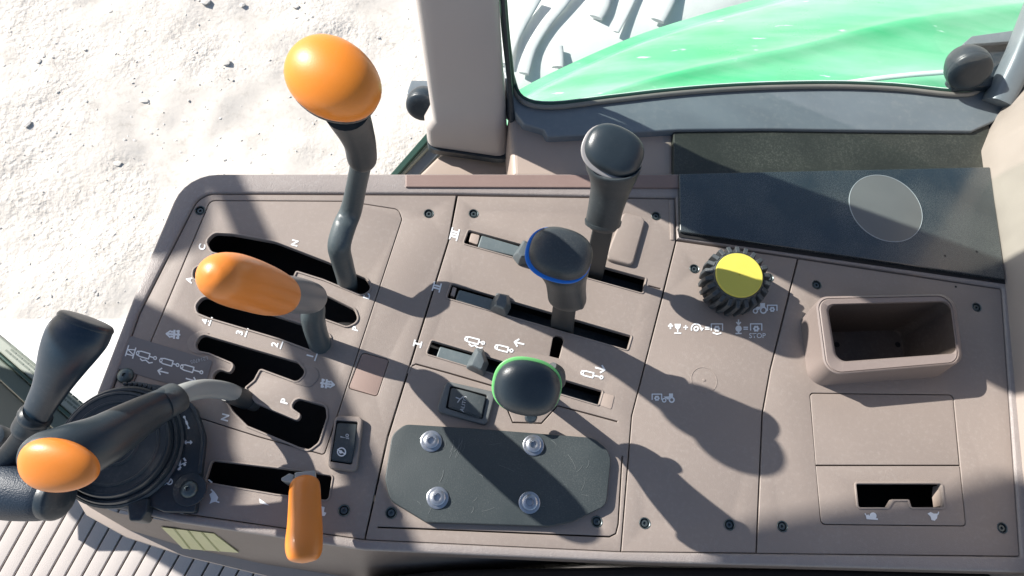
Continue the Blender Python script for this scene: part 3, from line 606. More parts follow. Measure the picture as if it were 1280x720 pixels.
# ------------------------------------------------------------------ position sliders in the slots
for bar, tab, top_, lab in (
    ([(602, 294), (650, 308), (646, 321), (597, 309)], [(654, 302), (664, 308), (665, 330), (648, 331), (641, 322)], (655, 313), 'grey slider with thumb tab in the slot marked III'),
    ([(574, 362), (620, 375), (616, 389), (569, 375)], [(621, 368), (636, 371), (638, 385), (632, 396), (613, 388), (614, 380)], (627, 377), 'grey slider with thumb tab in the slot marked II'),
    ([(550, 433), (596, 446), (590, 461), (545, 447)], [(595, 436), (604, 439), (610, 455), (604, 470), (583, 460), (586, 452)], (598, 451), 'grey slider with thumb tab in the slot marked I')):
    t = thing('slider', P(*bar[0], 0), lab, 'slider', 'grey limit sliders in the lever slots')
    b0 = outline([(q[0], q[1], 2) for q in bar], .0, 2); plate('slider_bar', b0, [], .0004, .004, .0012, M['gslide'], t)
    o0 = outline([(q[0], q[1], 2.5) for q in tab], 0, 2, 4); cc0 = sum(o0, Vector()) / len(o0); tp = P(*top_, .013)
    def mr_(k, z): return [Vector((tp.x * (1 - k) * 1.0 + cc0.x * k + (p.x - cc0.x) * s_, tp.y * (1 - k) + cc0.y * k + (p.y - cc0.y) * s_ * (1 if k > .5 else 1.2), z)) for p in o0]
    rr = []
    for k_, z, s_ in ((1, .0009, 1.06), (1, .003, 1.04), (.6, .008, .82), (.2, .0125, .62), (.05, .0140, .5), (0, .0143, .2)): rr.append(mr_(k_, z))
    rings_mesh('thumb_tab', rr, M['gtab'], t, cap1=True, cap0=True, ang=32)

# ------------------------------------------------------------------ lever knobs with coloured rings
def knob(t, u, v, h, a, b, rot, tilt, dome, ringm, ringw, capm, neck, rim_off=(0, 0), se=.84):
    """cap ellipse a x b px at (u,v,h); tilt=(x,y) of its normal in the view; neck=[(u,v,h,rx,ry)] down to the shaft"""
    c = P(u, v, h); N = (VI + XI * tilt[0] + YI * tilt[1]).normalized(); s1 = dS(c)
    th = math.radians(rot); dU = XI * math.cos(th) + YI * math.sin(th); dV = YI * math.cos(th) - XI * math.sin(th)
    U = (dU - N * dU.dot(N)).normalized() * a * s1; V = (dV - N * dV.dot(N)); V = (V - U * V.dot(U) / U.length_squared).normalized() * b * s1
    off = (XI * rim_off[0] + YI * rim_off[1]) * s1; D = dome * s1
    st = []
    for q in (0, 6, 14, 26, 38, 50, 61, 71, 79, 85, 89):
        x = math.radians(q); k = math.cos(x) ** .72; st.append((c + N * D * math.sin(x) + off * (0 if q > 30 else 0), U * k * .975, V * k * .975))
    st = [(c - N * D * .12, U * .975, V * .975)] + st
    loft('knob_cap', st, capm, t, 48, 2, se, ang=60)
    c2 = c - N * D * .10 + off
    st = [(c2 - N * ringw * s1, U * .99, V * .99), (c2 - N * ringw * s1 * .6, U * 1.02, V * 1.02), (c2, U * 1.03, V * 1.03), (c2 + N * ringw * s1 * .5, U * 1.02, V * 1.02), (c2 + N * ringw * s1 * .8, U * .97, V * .97)]
    loft('knob_ring', st, ringm, t, 48, 2, se, ang=80)
    c3 = c2 - N * ringw * s1 * .8
    st = [(c3, U * .99, V * .99), (c3 - N * D * .22, U * .93, V * .93)]
    pts = [P(n[0], n[1], n[2]) for n in neck]
    allp = [c3] + pts
    for i, n in enumerate(neck):
        T = (allp[i] - allp[min(i + 2, len(allp) - 1)]).normalized()
        u_ = (U - T * U.dot(T)).normalized(); v_ = (V - T * V.dot(T)); v_ = (v_ - u_ * v_.dot(u_)).normalized()
        st.append((pts[i], u_ * n[3] * dS(pts[i]), v_ * n[4] * dS(pts[i])))
    loft('knob_neck', st, M['grip'], t, 48, 6, .95, ang=75)
def shaft(t, px, wpx, dpx, m):
    pts = [P(*q) for q in px]; dirU = (P(800, 400) - P(786, 396)).normalized()
    d = (P(745, 337) - P(602, 298)).normalized(); nrm = Vector((-d.y, d.x, 0))
    rings = []
    for p, q in zip(pts, px):
        w1, w2 = wpx * dS(p), dpx * dS(p)
        rings.append(fillet([(p + d * w1 + nrm * w2, .0015), (p - d * w1 + nrm * w2, .0015), (p - d * w1 - nrm * w2, .0015), (p + d * w1 - nrm * w2, .0015)], 3))
    rings_mesh('shaft', rings, m, t, cap0=True, cap1=True)
t = thing('control_lever', P(742, 345, 0), 'tallest of the three dark knob levers, with a pale grey ring, in slot III', 'lever', 'dark knobbed hydraulic levers')
shaft(t, [(738, 352, -.03), (743, 335, .004), (757, 272, .07)], 13, 4.5, M['bar'])
knob(t, 768, 188, .14, 39, 31.5, -24, (.12, .02), 15, M['gring'], 2.2, M['cap'], [(767, 206, .128, 35, 29), (766, 219, .117, 30, 26), (763, 236, .103, 25, 22), (757, 260, .085, 22, 18), (754, 275, .072, 21.5, 16), (753, 281, .066, 19, 14)], (-2.2, -2.5))
tube('grip_collar', [(754, 276, .0705, 23.2), (753.5, 280, .0680, 22.6)], M['grip'], t, .78, sub=2)
t = thing('control_lever', P(703, 405, 0), 'dark knob lever with a bright blue ring, in slot II', 'lever', 'dark knobbed hydraulic levers')
shaft(t, [(702, 425, -.03), (703, 405, .004), (708, 365, .07)], 14.5, 5, M['bar'])
knob(t, 701, 317, .132, 41, 33, -16, (.05, .05), 19, M['blue'], 2.2, M['capdirty'], [(705, 333, .118, 33, 28), (707, 348, .101, 26.5, 23), (708, 362, .086, 24.5, 19), (709, 374, .073, 24, 16), (709, 378, .068, 20, 13)], (-2.6, -2))
tube('release_catch', [(728, 360, .075, 4), (727, 372, .067, 6), (725, 383, .06, 5), (724, 386, .058, 2)], M['grip'], t)
t = thing('control_lever', P(690, 490, 0), 'dark knob lever with a light green ring, in slot I, nearest the black plate', 'lever', 'dark knobbed hydraulic levers')
shaft(t, [(668, 492, -.03), (668, 486, .004), (664, 480, .06)], 14, 5, M['bar'])
knob(t, 659, 485, .122, 42.5, 36, -12, (0, -.12), 20, M['green'], 2.0, M['cap'], [(668, 482, .095, 30, 26), (673, 477, .08, 26, 20), (677, 474, .068, 25, 18), (678, 473, .062, 20, 14)], (-.5, 1.6))
tube('release_catch', [(690, 458, .085, 6), (697, 466, .078, 9), (700, 478, .07, 7), (700, 484, .066, 3)], M['grip'], t)
put('release_catch', lathe_me('release_catch', [(.005, -.004), (.005, .001), (.004, .002), (0, .002)], M['black'], 16), P(664, 521, .02), t)

# ------------------------------------------------------------------ orange levers
def egg(name, u, v, h, a, b, rot, depth, tilt, m, parent, skew=.12, se=1.0):
    c = P(u, v, h); s1 = dS(c); N = (VI + XI * tilt[0] + YI * tilt[1]).normalized(); th = math.radians(rot)
    dU = XI * math.cos(th) + YI * math.sin(th); U = (dU - N * dU.dot(N)).normalized(); V = N.cross(U)
    st = []
    for q in [-90 + 180 * i / 22 for i in range(23)]:
        x = math.radians(q); k = max(.001, math.cos(x)); sx = math.sin(x)
        st.append((c + U * a * s1 * sx, V * b * s1 * k ** .92 * (1 + skew * sx), N * depth * s1 * k ** .92 * (1 + skew * sx * .5)))
    return loft(name, st, m, parent, 48, 1, se, ang=80)
t = thing('shift_lever', P(435, 352, 0), 'tall bent lever with a big glossy orange egg-shaped knob', 'lever', 'orange-tipped levers')
tube('lever_rod', [(434, 372, -.03, 12), (434, 352, 0, 12.5), (428, 328, .028, 13.5), (424, 308, .048, 14.5), (430, 284, .056, 14.5), (439, 262, .062, 13.5), (446, 230, .095, 13), (452, 200, .128, 13.5), (453, 190, .138, 13)], M['steel'], t, .8, sub=6)
tube('sleeve', [(453, 203, .126, 15), (452.5, 198, .132, 18.5), (450, 180, .152, 20), (444, 163, .17, 23), (438, 150, .185, 26), (433, 138, .2, 29)], M['grip'], t, .95)
egg('orange_knob', 417, 99, .240, 64, 50, -33, 40, (-.02, .10), M['orange'], t, -.06)
egg('knob_base', 418, 104, .221, 61, 48, -33, 36, (-.02, .10), M['grip'], t, -.06)
t = thing('range_lever', P(400, 432, 0), 'low bent lever in the 1 to 4 gate with a long orange capsule knob', 'lever', 'orange-tipped levers')
tube('lever_rod', [(403, 446, -.02, 13), (400, 431, 0, 14), (394, 412, .022, 14.5), (391, 396, .040, 15), (393, 384, .053, 13), (388, 374, .064, 11), (378, 371, .070, 8)], M['steel'], t, .85, sub=6)
tube('sleeve', [(401, 372, .060, 8), (397, 372, .064, 15), (388, 372, .070, 21), (370, 369, .092, 24), (350, 366, .112, 25), (335, 362, .127, 25)], M['sleeve'], t, .95, se=1)
tube('orange_knob', [(360, 371, .102, 9), (355, 370, .107, 24), (338, 365, .122, 31.5), (312, 356, .147, 35), (289, 349, .169, 35.5), (272, 345, .184, 30), (263, 343, .191, 17), (260.5, 342.5, .193, 2)], M['orange2'], t, .95, n=48)
t = thing('throttle_lever', P(383, 602, 0), 'short lever with a plain orange finger grip pointing to the bottom edge', 'lever', 'orange-tipped levers')
tube('orange_grip', [(381, 603, .030, 10), (381, 604, .031, 17), (381, 611, .034, 19), (381, 630, .038, 20), (381, 655, .042, 21.5), (380, 678, .046, 23), (380, 692, .048, 21.5), (379.5, 700, .049, 16), (379.5, 704, .049, 2)], M['orange2'], t, .8, n=40)
plate('metal_bracket', outline([(368, 591, 2), (394, 588, 2), (396, 606, 1), (370, 606, 1)], .028, 2), [], .030, .004, .0012, M['rod'], t)
plate('metal_bracket', outline([(352, 598, 1), (362, 592, 1), (368, 594, 1), (366, 604, 1), (352, 601, 1)], .012, 1), [], .014, .03, .0008, M['rod'], t)
tube('lever_arm', [(382, 598, .028, 8), (380, 604, .01, 8), (379, 608, -.03, 8)], M['bar'], t, .5)

# ------------------------------------------------------------------ grip lever with orange thumb pad, over the dial
t = thing('gear_lever', P(303, 500, 0), 'curved black grip lever with a large orange thumb pad, reaching over the round dial', 'lever', 'orange-tipped levers')
tube('lever_rod', [(318, 505, -.03, 9), (305, 499, -.004, 10), (288, 490, .016, 11), (262, 486, .036, 12), (238, 489, .054, 12.5), (218, 497, .064, 13), (205, 505, .07, 12)], M['rod'], t, .9, up=YI)
tube('ferrule', [(309, 501, -.006, 12), (303, 498, -.001, 12.8), (287, 491.5, .013, 12.6), (284, 490.5, .016, 11.5)], M['bar'], t, .95)
tube('grip_collar', [(224, 494, .062, 13), (222, 496, .063, 20), (212, 501, .067, 21), (204, 505, .07, 20)], M['grip'], t, .95)
tube('grip', [(214, 501, .066, 14), (210, 503, .068, 20), (196, 510, .072, 22), (178, 520, .078, 25), (155, 534, .086, 29), (128, 550, .094, 33), (98, 563, .1, 37), (70, 570, .104, 36), (44, 570, .106, 30), (28, 568, .107, 17), (24, 567, .107, 3)], M['cap'], t, .8, n=48, up=YI)
egg('orange_pad', 74, 582, .112, 51, 34, -6, 22, (-.05, -.14), M['orange2'], t, -.16, .9)

# ------------------------------------------------------------------ round dial on its bracket
t = thing('rotary_control', P(165, 560, 0), 'round black rotary control with ribbed rings on a black bracket, at the console front end', 'dial')
br = plate('bracket', outline([(120, 500, 20), (165, 476, 14), (215, 484, 16), (244, 508, 26), (256, 545, 30), (250, 600, 10), (244, 641, 3), (205, 640, 3), (185, 632, 6), (120, 622, 22)], .008, 4), [], .009, .009, .0015, M['black'], t, bottom=False)
plate('bracket_edge', outline([(219, 486, 10), (244, 508, 22), (257, 546, 30), (252, 592, 6), (247, 592, 3), (251, 546, 26), (240, 512, 20), (216, 491, 8)], .0115, 2), [], .012, .003, .0008, M['black'], t)
plate('clamp_foot', outline([(160, 625, 3), (188, 622, 3), (186, 640, 3), (178, 652, 4), (163, 652, 4)], .01, 3), [], .014, .02, .002, M['black'], t)
cD = P(152, 558, .01); rm_ = .0505
dm = lathe_me('dial', [(.0465, -.002), (.0468, .003), (.0452, .0045), (.0445, .0045), (.0442, .008), (.0435, .0092), (.0418, .0092), (.0412, .0082), (.0404, .0092), (.0402, .0135), (.0394, .0148), (.0378, .0150), (.0372, .0142), (.033, .0142), (.0322, .0152), (.031, .0152), (.0302, .0143), (.018, .0140), (.0172, .0150), (.016, .0150), (.0152, .014), (0, .014)], M['black'], 72, 30)
dl = put('dial', dm, cD, t)
tm = bpy.data.meshes.new('ridge_tooth'); bmx = bmesh.new(); bmesh.ops.create_cube(bmx, size=1); bmesh.ops.scale(bmx, vec=(.0022, .0030, .004), verts=bmx.verts); bmesh.ops.bevel(bmx, geom=bmx.edges[:], offset=.0004, segments=1, affect='EDGES'); bmx.to_mesh(tm); bmx.free(); tm.materials.append(M['black'])
for k in range(13):
    a = math.radians(52 + k * 4.6); put('ridge_tooth', tm, cD + Vector((.0478 * math.cos(a), .0478 * math.sin(a), .0065)), t, Matrix.Rotation(a, 3, 'Z'))
smz = lathe_me('screw', [(.0066, 0), (.0066, .001), (.0055, .0026), (.003, .0036), (.0016, .0037), (.0012, .002), (0, .002)], M['screw'], 20)
o = put('screw', smz, P(237, 612, .009), t); put('screw', smz, P(157, 470, .0), con, label='proud black cross-head screw above the dial')
plate('screw_boss', circ(237, 612, .0125, .009), [], .0102, .002, .0006, M['black'], t)
o.location.z += .0014
BH = .009
Ink(BH).line([(231, 522), (236, 535)], 1.2).disc(230.5, 521.5, 1.8, 8).disc(236, 535, 1.6, 8).line([(233, 527), (234, 530)], 2.4).out('pictogram', br)
Ink(BH).line([(231, 553), (240, 553)], 1.4).line([(233, 551), (231, 553), (233, 555)], 1.2).line([(238, 551), (240, 553), (238, 555)], 1.2).out('pictogram', br)
Ink(BH).line([(223, 582), (233, 578)], 1.2).line([(226, 572), (225, 587)], 1.2).line([(230, 573), (232, 576)], 2).line([(223, 587), (226, 584)], 2).disc(223.5, 579.5, 1.8, 8).disc(231, 581, 1.8, 8).out('pictogram', br)
Ink(BH).ring(212, 602, 3.6, 1.2).line([(205, 604), (208, 600)], 1.2).line([(206, 606), (209, 603)], 1.2).line([(214, 599), (210, 605)], 1.2).out('pictogram', br)
Ink(0).line([(261, 600), (265, 603)], 1.6).out('gear_mark', pl)

# ------------------------------------------------------------------ yellow tyre-shaped knob
t = thing('power_takeoff_knob', P(912, 356, 0), 'yellow capped push knob shaped like a small tractor tyre', 'knob')
cK = P(912, 358, .006); rot = Matrix.Rotation(math.radians(4), 3, 'X') @ Matrix.Rotation(math.radians(-4), 3, 'Y')
put('tyre_body', lathe_me('tyre_body', [(.014, -.006), (.019, -.002), (.0235, .002), (.0248, .008), (.0248, .018), (.0238, .024), (.0222, .0275), (.0212, .029), (.0205, .0285), (0, .0285)], M['rubber'], 48), cK, t, rot)
ym = lathe_me('yellow_cap', [(.0207, .0275), (.0207, .0298), (.0200, .0307), (.001, .0309), (.0007, .0301), (0, .0301)], M['yellow'], 56)
yc = put('yellow_cap', ym, cK, t, rot)
for a in (65, 155, 250, 338):
    a = math.radians(a); put('cap_notch', lathe_me('cap_notch', [(.0010, .0003), (0, .0003)], M['well'], 10), cK + rot @ Vector((.0195 * math.cos(a), .0195 * math.sin(a), .0308)), yc, rot)
lm = bpy.data.meshes.new('tread_lug'); lv = []
for x, y0, y1, z in ((.0225, -.0020, .0020, .028), (.0292, -.0018, .0018, .0255), (.0300, -.0032, .0004, .012), (.0285, -.0050, -.0012, -.001), (.0235, -.0050, -.0010, -.002)): lv += [(x, y0, z), (x, y1, z)]
lv += [(.021, -.0022, .02), (.021, .0022, .02)]
lf = [(0, 1, 3, 2), (2, 3, 5, 4), (4, 5, 7, 6), (6, 7, 9, 8), (8, 9, 11, 10), (10, 11, 1, 0), (0, 2, 4, 6, 8, 10), (1, 3, 5, 7, 9, 11)]
lm.from_pydata(lv, [], lf); bmx = bmesh.new(); bmx.from_mesh(lm); bmesh.ops.recalc_face_normals(bmx, faces=bmx.faces); bmesh.ops.bevel(bmx, geom=bmx.edges[:], offset=.0005, segments=1, affect='EDGES'); bmx.to_mesh(lm); bmx.free(); lm.materials.append(M['rubber'])
for k in range(22): put('tread_lug', lm, cK, t, rot @ Matrix.Rotation(k * 2 * math.pi / 22, 3, 'Z'))

# ------------------------------------------------------------------ dark joystick at the far left, boot below it
t = thing('hand_lever', P(30, 540, .05), 'dark blue-black flared hand lever at the left edge, standing before the dial', 'lever')
tube('shaft', [(-20, 606, .03, 14), (0, 583, .045, 14), (22, 556, .06, 13.5), (38, 532, .075, 13)], M['black'], t, 1)
tube('collar', [(33, 541, .072, 15), (34, 538, .074, 18.5), (39, 529, .078, 19), (44, 521, .083, 18)], M['black'], t, 1, sub=3)
tube('collar', [(41, 527, .08, 17), (43, 523, .082, 20), (45, 519, .084, 20), (47, 516, .086, 17)], M['black'], t, 1, sub=3)
c0 = [(42, 525, .08, 16.5), (50, 508, .09, 18.5), (60, 490, .1, 21), (69, 471, .11, 25.5), (79, 450, .12, 31.5), (89, 432, .127, 36), (98, 418, .132, 37.5), (106, 406, .135, 35)]
pts = [P(*q[:3]) for q in c0]; fr_ = frames(pts, XI); st = []
axis2 = (P(108, 400, .14) - P(92, 424, .12)).normalized(); lean = (XI * .35 + YI * .93).normalized()
for i, (p, q, (T, U, V)) in enumerate(zip(pts, c0, fr_)):
    f = i / (len(pts) - 1); N = T.lerp((YI * .92 + XI * .36 - VI * .05).normalized(), f ** 1.5).normalized()
    dU = (XI * .86 - YI * .50); U2 = (dU - N * dU.dot(N)).normalized(); V2 = N.cross(U2); r_ = q[3] * dS(p); st.append((p, U2 * r_, V2 * r_ * .7))
p, U2, V2 = st[-1]; N = U2.cross(V2).normalized()
hg = loft('grip', st, M['bluegrip'], t, 40, 5)
loft('grip_cap', [(p - N * .0002, U2 * .99, V2 * .99), (p + N * .0012, U2 * 1.02, V2 * 1.02), (p + N * .003, U2 * .98, V2 * .98), (p + N * .0042, U2 * .85, V2 * .85), (p + N * .005, U2 * .3, V2 * .3)], M['black'], t, 40, 3)
t = thing('rubber_boot', P(35, 615, .03), 'knurled black cylindrical boot at the lower left, under the orange thumb pad', 'boot')
tube('boot', [(-60, 594, .02, 42), (-20, 602, .03, 42), (20, 611, .038, 40), (55, 618, .044, 34), (66, 621, .046, 29)], M['knurl'], t, .95, n=48)
tube('boot_mouth', [(64, 620, .046, 29.5), (70, 622, .047, 29), (76, 623, .048, 26), (80, 624, .049, 10)], M['black'], t, .95, n=40)
t = tag(put('round_button', lathe_me('round_button', [(.012, -.02), (.012, .004), (.010, .007), (.004, .0085), (0, .0085)], M['black'], 28), P(-4, 547, -.15)), 'round black button at the left edge beside the door sill', 'button')

# ------------------------------------------------------------------ black glossy ledge beside the console
t = thing('ledge', P(1050, 250, 0), 'dusty gloss black ledge between console and window, with a round disc on it', 'ledge')
lo = plate('lower_panel', outline([(849, 217, 2), (1238, 208.5, 2), (1257, 349, 2), (850, 289, 3)], .006, 2), [], .006, .02, .0012, M['glossy'], t)
plate('upper_panel', outline([(842, 150, 2), (1236, 155, 2), (1240, 212, 1), (842, 220, 1)], -.004, 2), [], -.004, .02, .001, M['glossy2'], t)
plate('ledge_gap', outline([(847, 285, 1), (1255, 344, 1), (1258, 355, 1), (849, 296, 1)], .0022, 1), [], .0024, .003, 0, M['well'], t)
plate('disc', circ(1107, 260, .0368, .0062, 64), [], .0066, .0008, .0003, M['disc'], t)
plate('disc_edge', circ(1107, 260, .0371, .0062, 64), [circ(1107, 260, .0366, .0062, 64)], .0068, .0008, .0001, M['clear'], t)

# ------------------------------------------------------------------ trims, pillar, window
t = thing('trim_panel', P(740, 190, -.02), 'smooth beige interior trim behind the far edge of the console', 'trim')
plate('trim_face', outline([(636, 140, 6), (800, 140, 6), (842, 150, 10), (843, 225, 3), (640, 225, 3)], -.012, 4), [], -.010, .05, .006, M['beige'], t)
plate('lower_trim', outline([(520, 225, 3), (556, 190, 6), (640, 170, 3), (645, 225, 3)], -.08, 3), [], -.075, .03, .004, M['beige'], t)
# pillar: upright, leaning a little left
def lerp3(a, b, k): return a + (b - a) * k
Lb, Lt = Vector((-.113, .161, -.060)), Vector((-.130, .163, .12)); Rb, Rt = Vector((-.034, .167, -.060)), Vector((-.071, .209, .12))
def pil(k):
    L1, R1 = lerp3(Lb, Lt, k), lerp3(Rb, Rt, k); n1_ = Vector((-.35, .93, 0)).normalized()
    if k < .16: L1 = L1 + Vector((-.008, -.002, 0))
    if k < 0.01: R1 = R1 + Vector((0, 0, .004))
    q = [(L1, .010), (R1, .012), (R1 + n1_ * .05, .010), (L1 + n1_ * .03, .010)]; return fillet(q, 5)
t = thing('window_pillar', Vector((-.07, .16, -.06)), 'pale grey trimmed pillar rising left of the window', 'pillar')
rings_mesh('pillar_trim', [pil(k) for k in (0, .03, .14, .22, .5, 1, 1.6, 2.4, 3.2, 4.2)], M['pillar'], t, cap1=True, cap0=True, ang=50)
bot_ = pil(0); cb = sum(bot_, Vector()) / len(bot_)
rings_mesh('pillar_gasket', [[cb + (p - cb) * 1.03 + Vector((.002, -.002, z)) for p in bot_] for z in (-.001, -.009)], M['black'], t, cap1=True, cap0=True)
tube('gasket_side', [(643, 205, -.06, 4), (641, 160, -.02, 3.5), (636, 90, .04, 3), (630, 20, .095, 3), (627, -30, .13, 3)], M['black'], t)
# window: sill ledge, seals, curved pane
t = thing('side_window', P(940, 140, 0), 'side window in a blue-grey metal frame with the green fender seen through it', 'window')
topc = [(634, 60), (640, 96), (652, 126), (690, 135), (760, 127), (850, 117), (940, 111), (1040, 109), (1120, 112), (1190, 119), (1222, 116), (1243, 96), (1262, 66), (1290, 22)]
botc = [(1300, 62), (1270, 118), (1244, 151), (1215, 164), (1100, 163), (960, 161), (850, 162), (760, 167), (684, 171), (680, 162), (655, 155), (636, 130), (630, 90)]
plate('frame_sill', outline([(a, b, 6) for a, b in topc + botc], .0, 6, 4), [], .0, .025, .002, M['frame'], t)
up3 = [(628, -20), (634, 60), (641, 98), (654, 124), (690, 131), (760, 123), (850, 113), (940, 107), (1040, 105), (1120, 108), (1190, 115), (1220, 112), (1240, 92), (1260, 62), (1290, 12)]
tube('seal', [(P(a, b + 3, .002), sR(3.6)) for a, b in up3], M['sealg'], t, world=True, sub=4)
tube('seal', [(P(a, b - 1, .003), sR(3.4)) for a, b in up3], M['seal'], t, world=True, sub=4)
tube('pane_edge', [(P(a, b - 3.6, .004), sR(1.3)) for a, b in up3], M['edge'], t, world=True, sub=4, n=10)
gp = [P(a, b - 3, .004) for a, b in up3]
rings_mesh('pane', [gp, [p + Vector((0, .05, .45)) for p in gp]], M['glass'], t, close=False, ang=180)
tube('frame_post', [(P(1246, 130, .005), .014), (P(1275, 70, .03), .014), (P(1310, -20, .08), .014), (P(1380, -200, .2), .014)], M['frame'], t, world=True, se=.7)
tube('frame_post', [(P(640, 110, .0), .004), (P(633, 50, .05), .004), (P(628, -10, .09), .004), (P(618, -150, .2), .004)], M['seal'], t, world=True)
def latch(u, v, h, r, lab, grp):
    t = thing('window_latch', P(u, v, h), lab, 'latch', grp); c = P(u, v, h); N = (VI * .66 - YI * .72 - XI * .10).normalized()
    U = (XI - N * XI.dot(N)).normalized(); V = N.cross(U); s1 = r * dS(c)
    loft('latch_knob', [(c - N * s1 * 1.1, U * s1 * .85, V * s1 * .85), (c - N * s1 * .6, U * s1 * 1.02, V * s1 * 1.02), (c - N * s1 * .12, U * s1 * 1.02, V * s1 * 1.02), (c - N * s1 * .08, U * s1 * .95, V * s1 * .95)], M['black'], t, 40, 3, ang=60)
    st = [(c - N * s1 * .04 + N * s1 * .28 * math.sin(a), U * s1 * math.cos(a) ** .6, V * s1 * math.cos(a) ** .6) for a in [math.radians(q) for q in (-8, 0, 15, 30, 45, 60, 72, 82, 89)]]
    loft('latch_cap', st, M['black'], t, 40, 2, ang=60)
    return t
t = latch(1213, 90, .03, 26, 'round black window latch at the right corner of the side window', 'round black window latches')
plate('latch_plate', outline([(1182, 104, 6), (1198, 62, 12), (1216, 50, 8), (1272, 46, 6), (1270, 84, 5), (1246, 112, 5), (1190, 114, 6)], .006, 6), [], .012, .008, .0015, M['black'], t)
plate('latch_strip', outline([(1196, 62, 5), (1212, 48, 8), (1284, 38, 2), (1276, 54, 2), (1215, 58, 5)], .016, 4), [], .02, .004, .001, M['frame'], t)
t = latch(527, 134, -.03, 20, 'round black window latch left of the grey pillar', 'round black window latches')
plate('latch_plate', outline([(508, 122, 4), (514, 104, 3), (550, 104, 3), (552, 126, 3)], -.055, 3), [], -.05, .006, .001, M['frame'], t)
# lower door frame strips between ground and pillar
t = thing('door_frame_strip', P(520, 185, -.12), 'slanted metal frame strips left of the pillar foot', 'frame')
for q, z, m_ in (([(484, 222), (556, 140), (560, 148), (494, 222)], -.10, 'seal'), ([(492, 222), (556, 150), (560, 158), (500, 222)], -.105, 'sill'), ([(498, 224), (556, 160), (562, 178), (518, 224)], -.11, 'frame'), ([(516, 224), (560, 176), (568, 190), (530, 224)], -.115, 'olive')):
    plate('frame_strip', outline([(a, b, 1) for a, b in q], z, 1), [], z, .02, .001, M[m_], t)
# cream panel at the right edge
tw = [P(u, v, .006) for u, v in fillet([(Vector((a, b)), c) for a, b, c in ((1330, 20, 0), (1250, 142, 8), (1234, 182, 10), (1243, 250, 40), (1262, 365, 60), (1284, 600, 60), (1296, 740, 0))], 8)]
t = tag(rings_mesh('side_trim', [[p + Vector((dx, 0, dz)) for p in tw] for dx, dz in ((.004, -.08), (.0, -.002), (.003, .012), (.03, .10), (.09, .26), (.16, .40))], M['cream'], close=False, ang=60), 'cream vertical trim panel along the right edge of the picture', 'trim')

tag(plate('seat_base', outline([(452, 724, 8), (560, 712, 6), (800, 708, 6), (1300, 716, 6), (1320, 900, 6), (450, 900, 6)], -.05, 6), [], -.05, .2, .01, M['seatm']), 'dark brown seat base just visible along the bottom edge of the picture', 'seat')
# ------------------------------------------------------------------ floor mat of ribs, door sill, slab
t = thing('floor_mat', P(120, 680, -.42), 'pale ribbed floor mat below the console, lower left', 'mat')
plate('mat_base', outline([(-120, 520), (420, 520), (520, 900), (-200, 900)], -.425, 0), [], -.428, .01, 0, M['gap'], t)
for k in range(24):
    x = -4 + 21.3 * (k - 4) + 0; y0, y1 = 540, 800
    def lx(y, off): return x + off + (720 - y) * .56
    plate('rib', outline([(lx(y0, 1.2), y0, 0), (lx(y0, 19.9), y0, 0), (lx(y1, 19.9), y1, 0), (lx(y1, 1.2), y1, 0)], -.42, 0), [], -.42, .007, .0012, M['floor'], t)
t = thing('door_sill', P(50, 490, -.3), 'slanting door sill with perforated pale strip and olive side, left edge', 'sill')
sg = plate('perforated_strip', outline([(-60, 370, 1), (140, 537, 1), (132, 556, 1), (-60, 388, 1)], -.30, 1), [], -.30, .02, .002, M['sill'], t)
plate('seal_strip', outline([(-60, 389, 1), (132, 557, 1), (130, 562, 1), (-60, 394, 1)], -.298, 1), [], -.297, .02, .002, M['seal'], t)
plate('inner_strip', outline([(-60, 395, 1), (130, 563, 1), (120, 584, 1), (-60, 420, 1)], -.305, 1), [], -.305, .02, .002, M['sill2'], t)
plate('olive_panel', outline([(-60, 421, 1), (120, 586, 1), (92, 602, 1), (-60, 602, 1)], -.32, 1), [], -.32, .02, .002, M['olive'], t)
hm = bpy.data.meshes.new('perforation')
sx = (P(100, 508, -.3) - P(20, 441, -.3)).normalized(); sy = Vector((-sx.y, sx.x, 0)); qv = [sx * a * .0045 + sy * b * .0011 for a, b in ((-1, -1), (1, -1), (1, 1), (-1, 1))]
hm.from_pydata([tuple(q) for q in qv], [], [(0, 1, 2, 3)]); hm.materials.append(M['sill2'])
for i in range(14):
    for j in range(3):
        f = i / 13; u, v = 14 + 100 * f, 437 + 83 * f; put('perforation', hm, P(u, v, -.3) + sy * (j - 1) * .0042 + sx * (.004 if j % 2 else 0) + Vector((0, 0, .0004)), sg)
tag(plate('step_plate', outline([(-200, 398, 2), (175, 398, 4), (180, 560, 4), (-200, 560, 2)], -.55, 2), [], -.55, .03, .004, M['white']), 'blank white step plate outside the door sill, left edge', 'step')

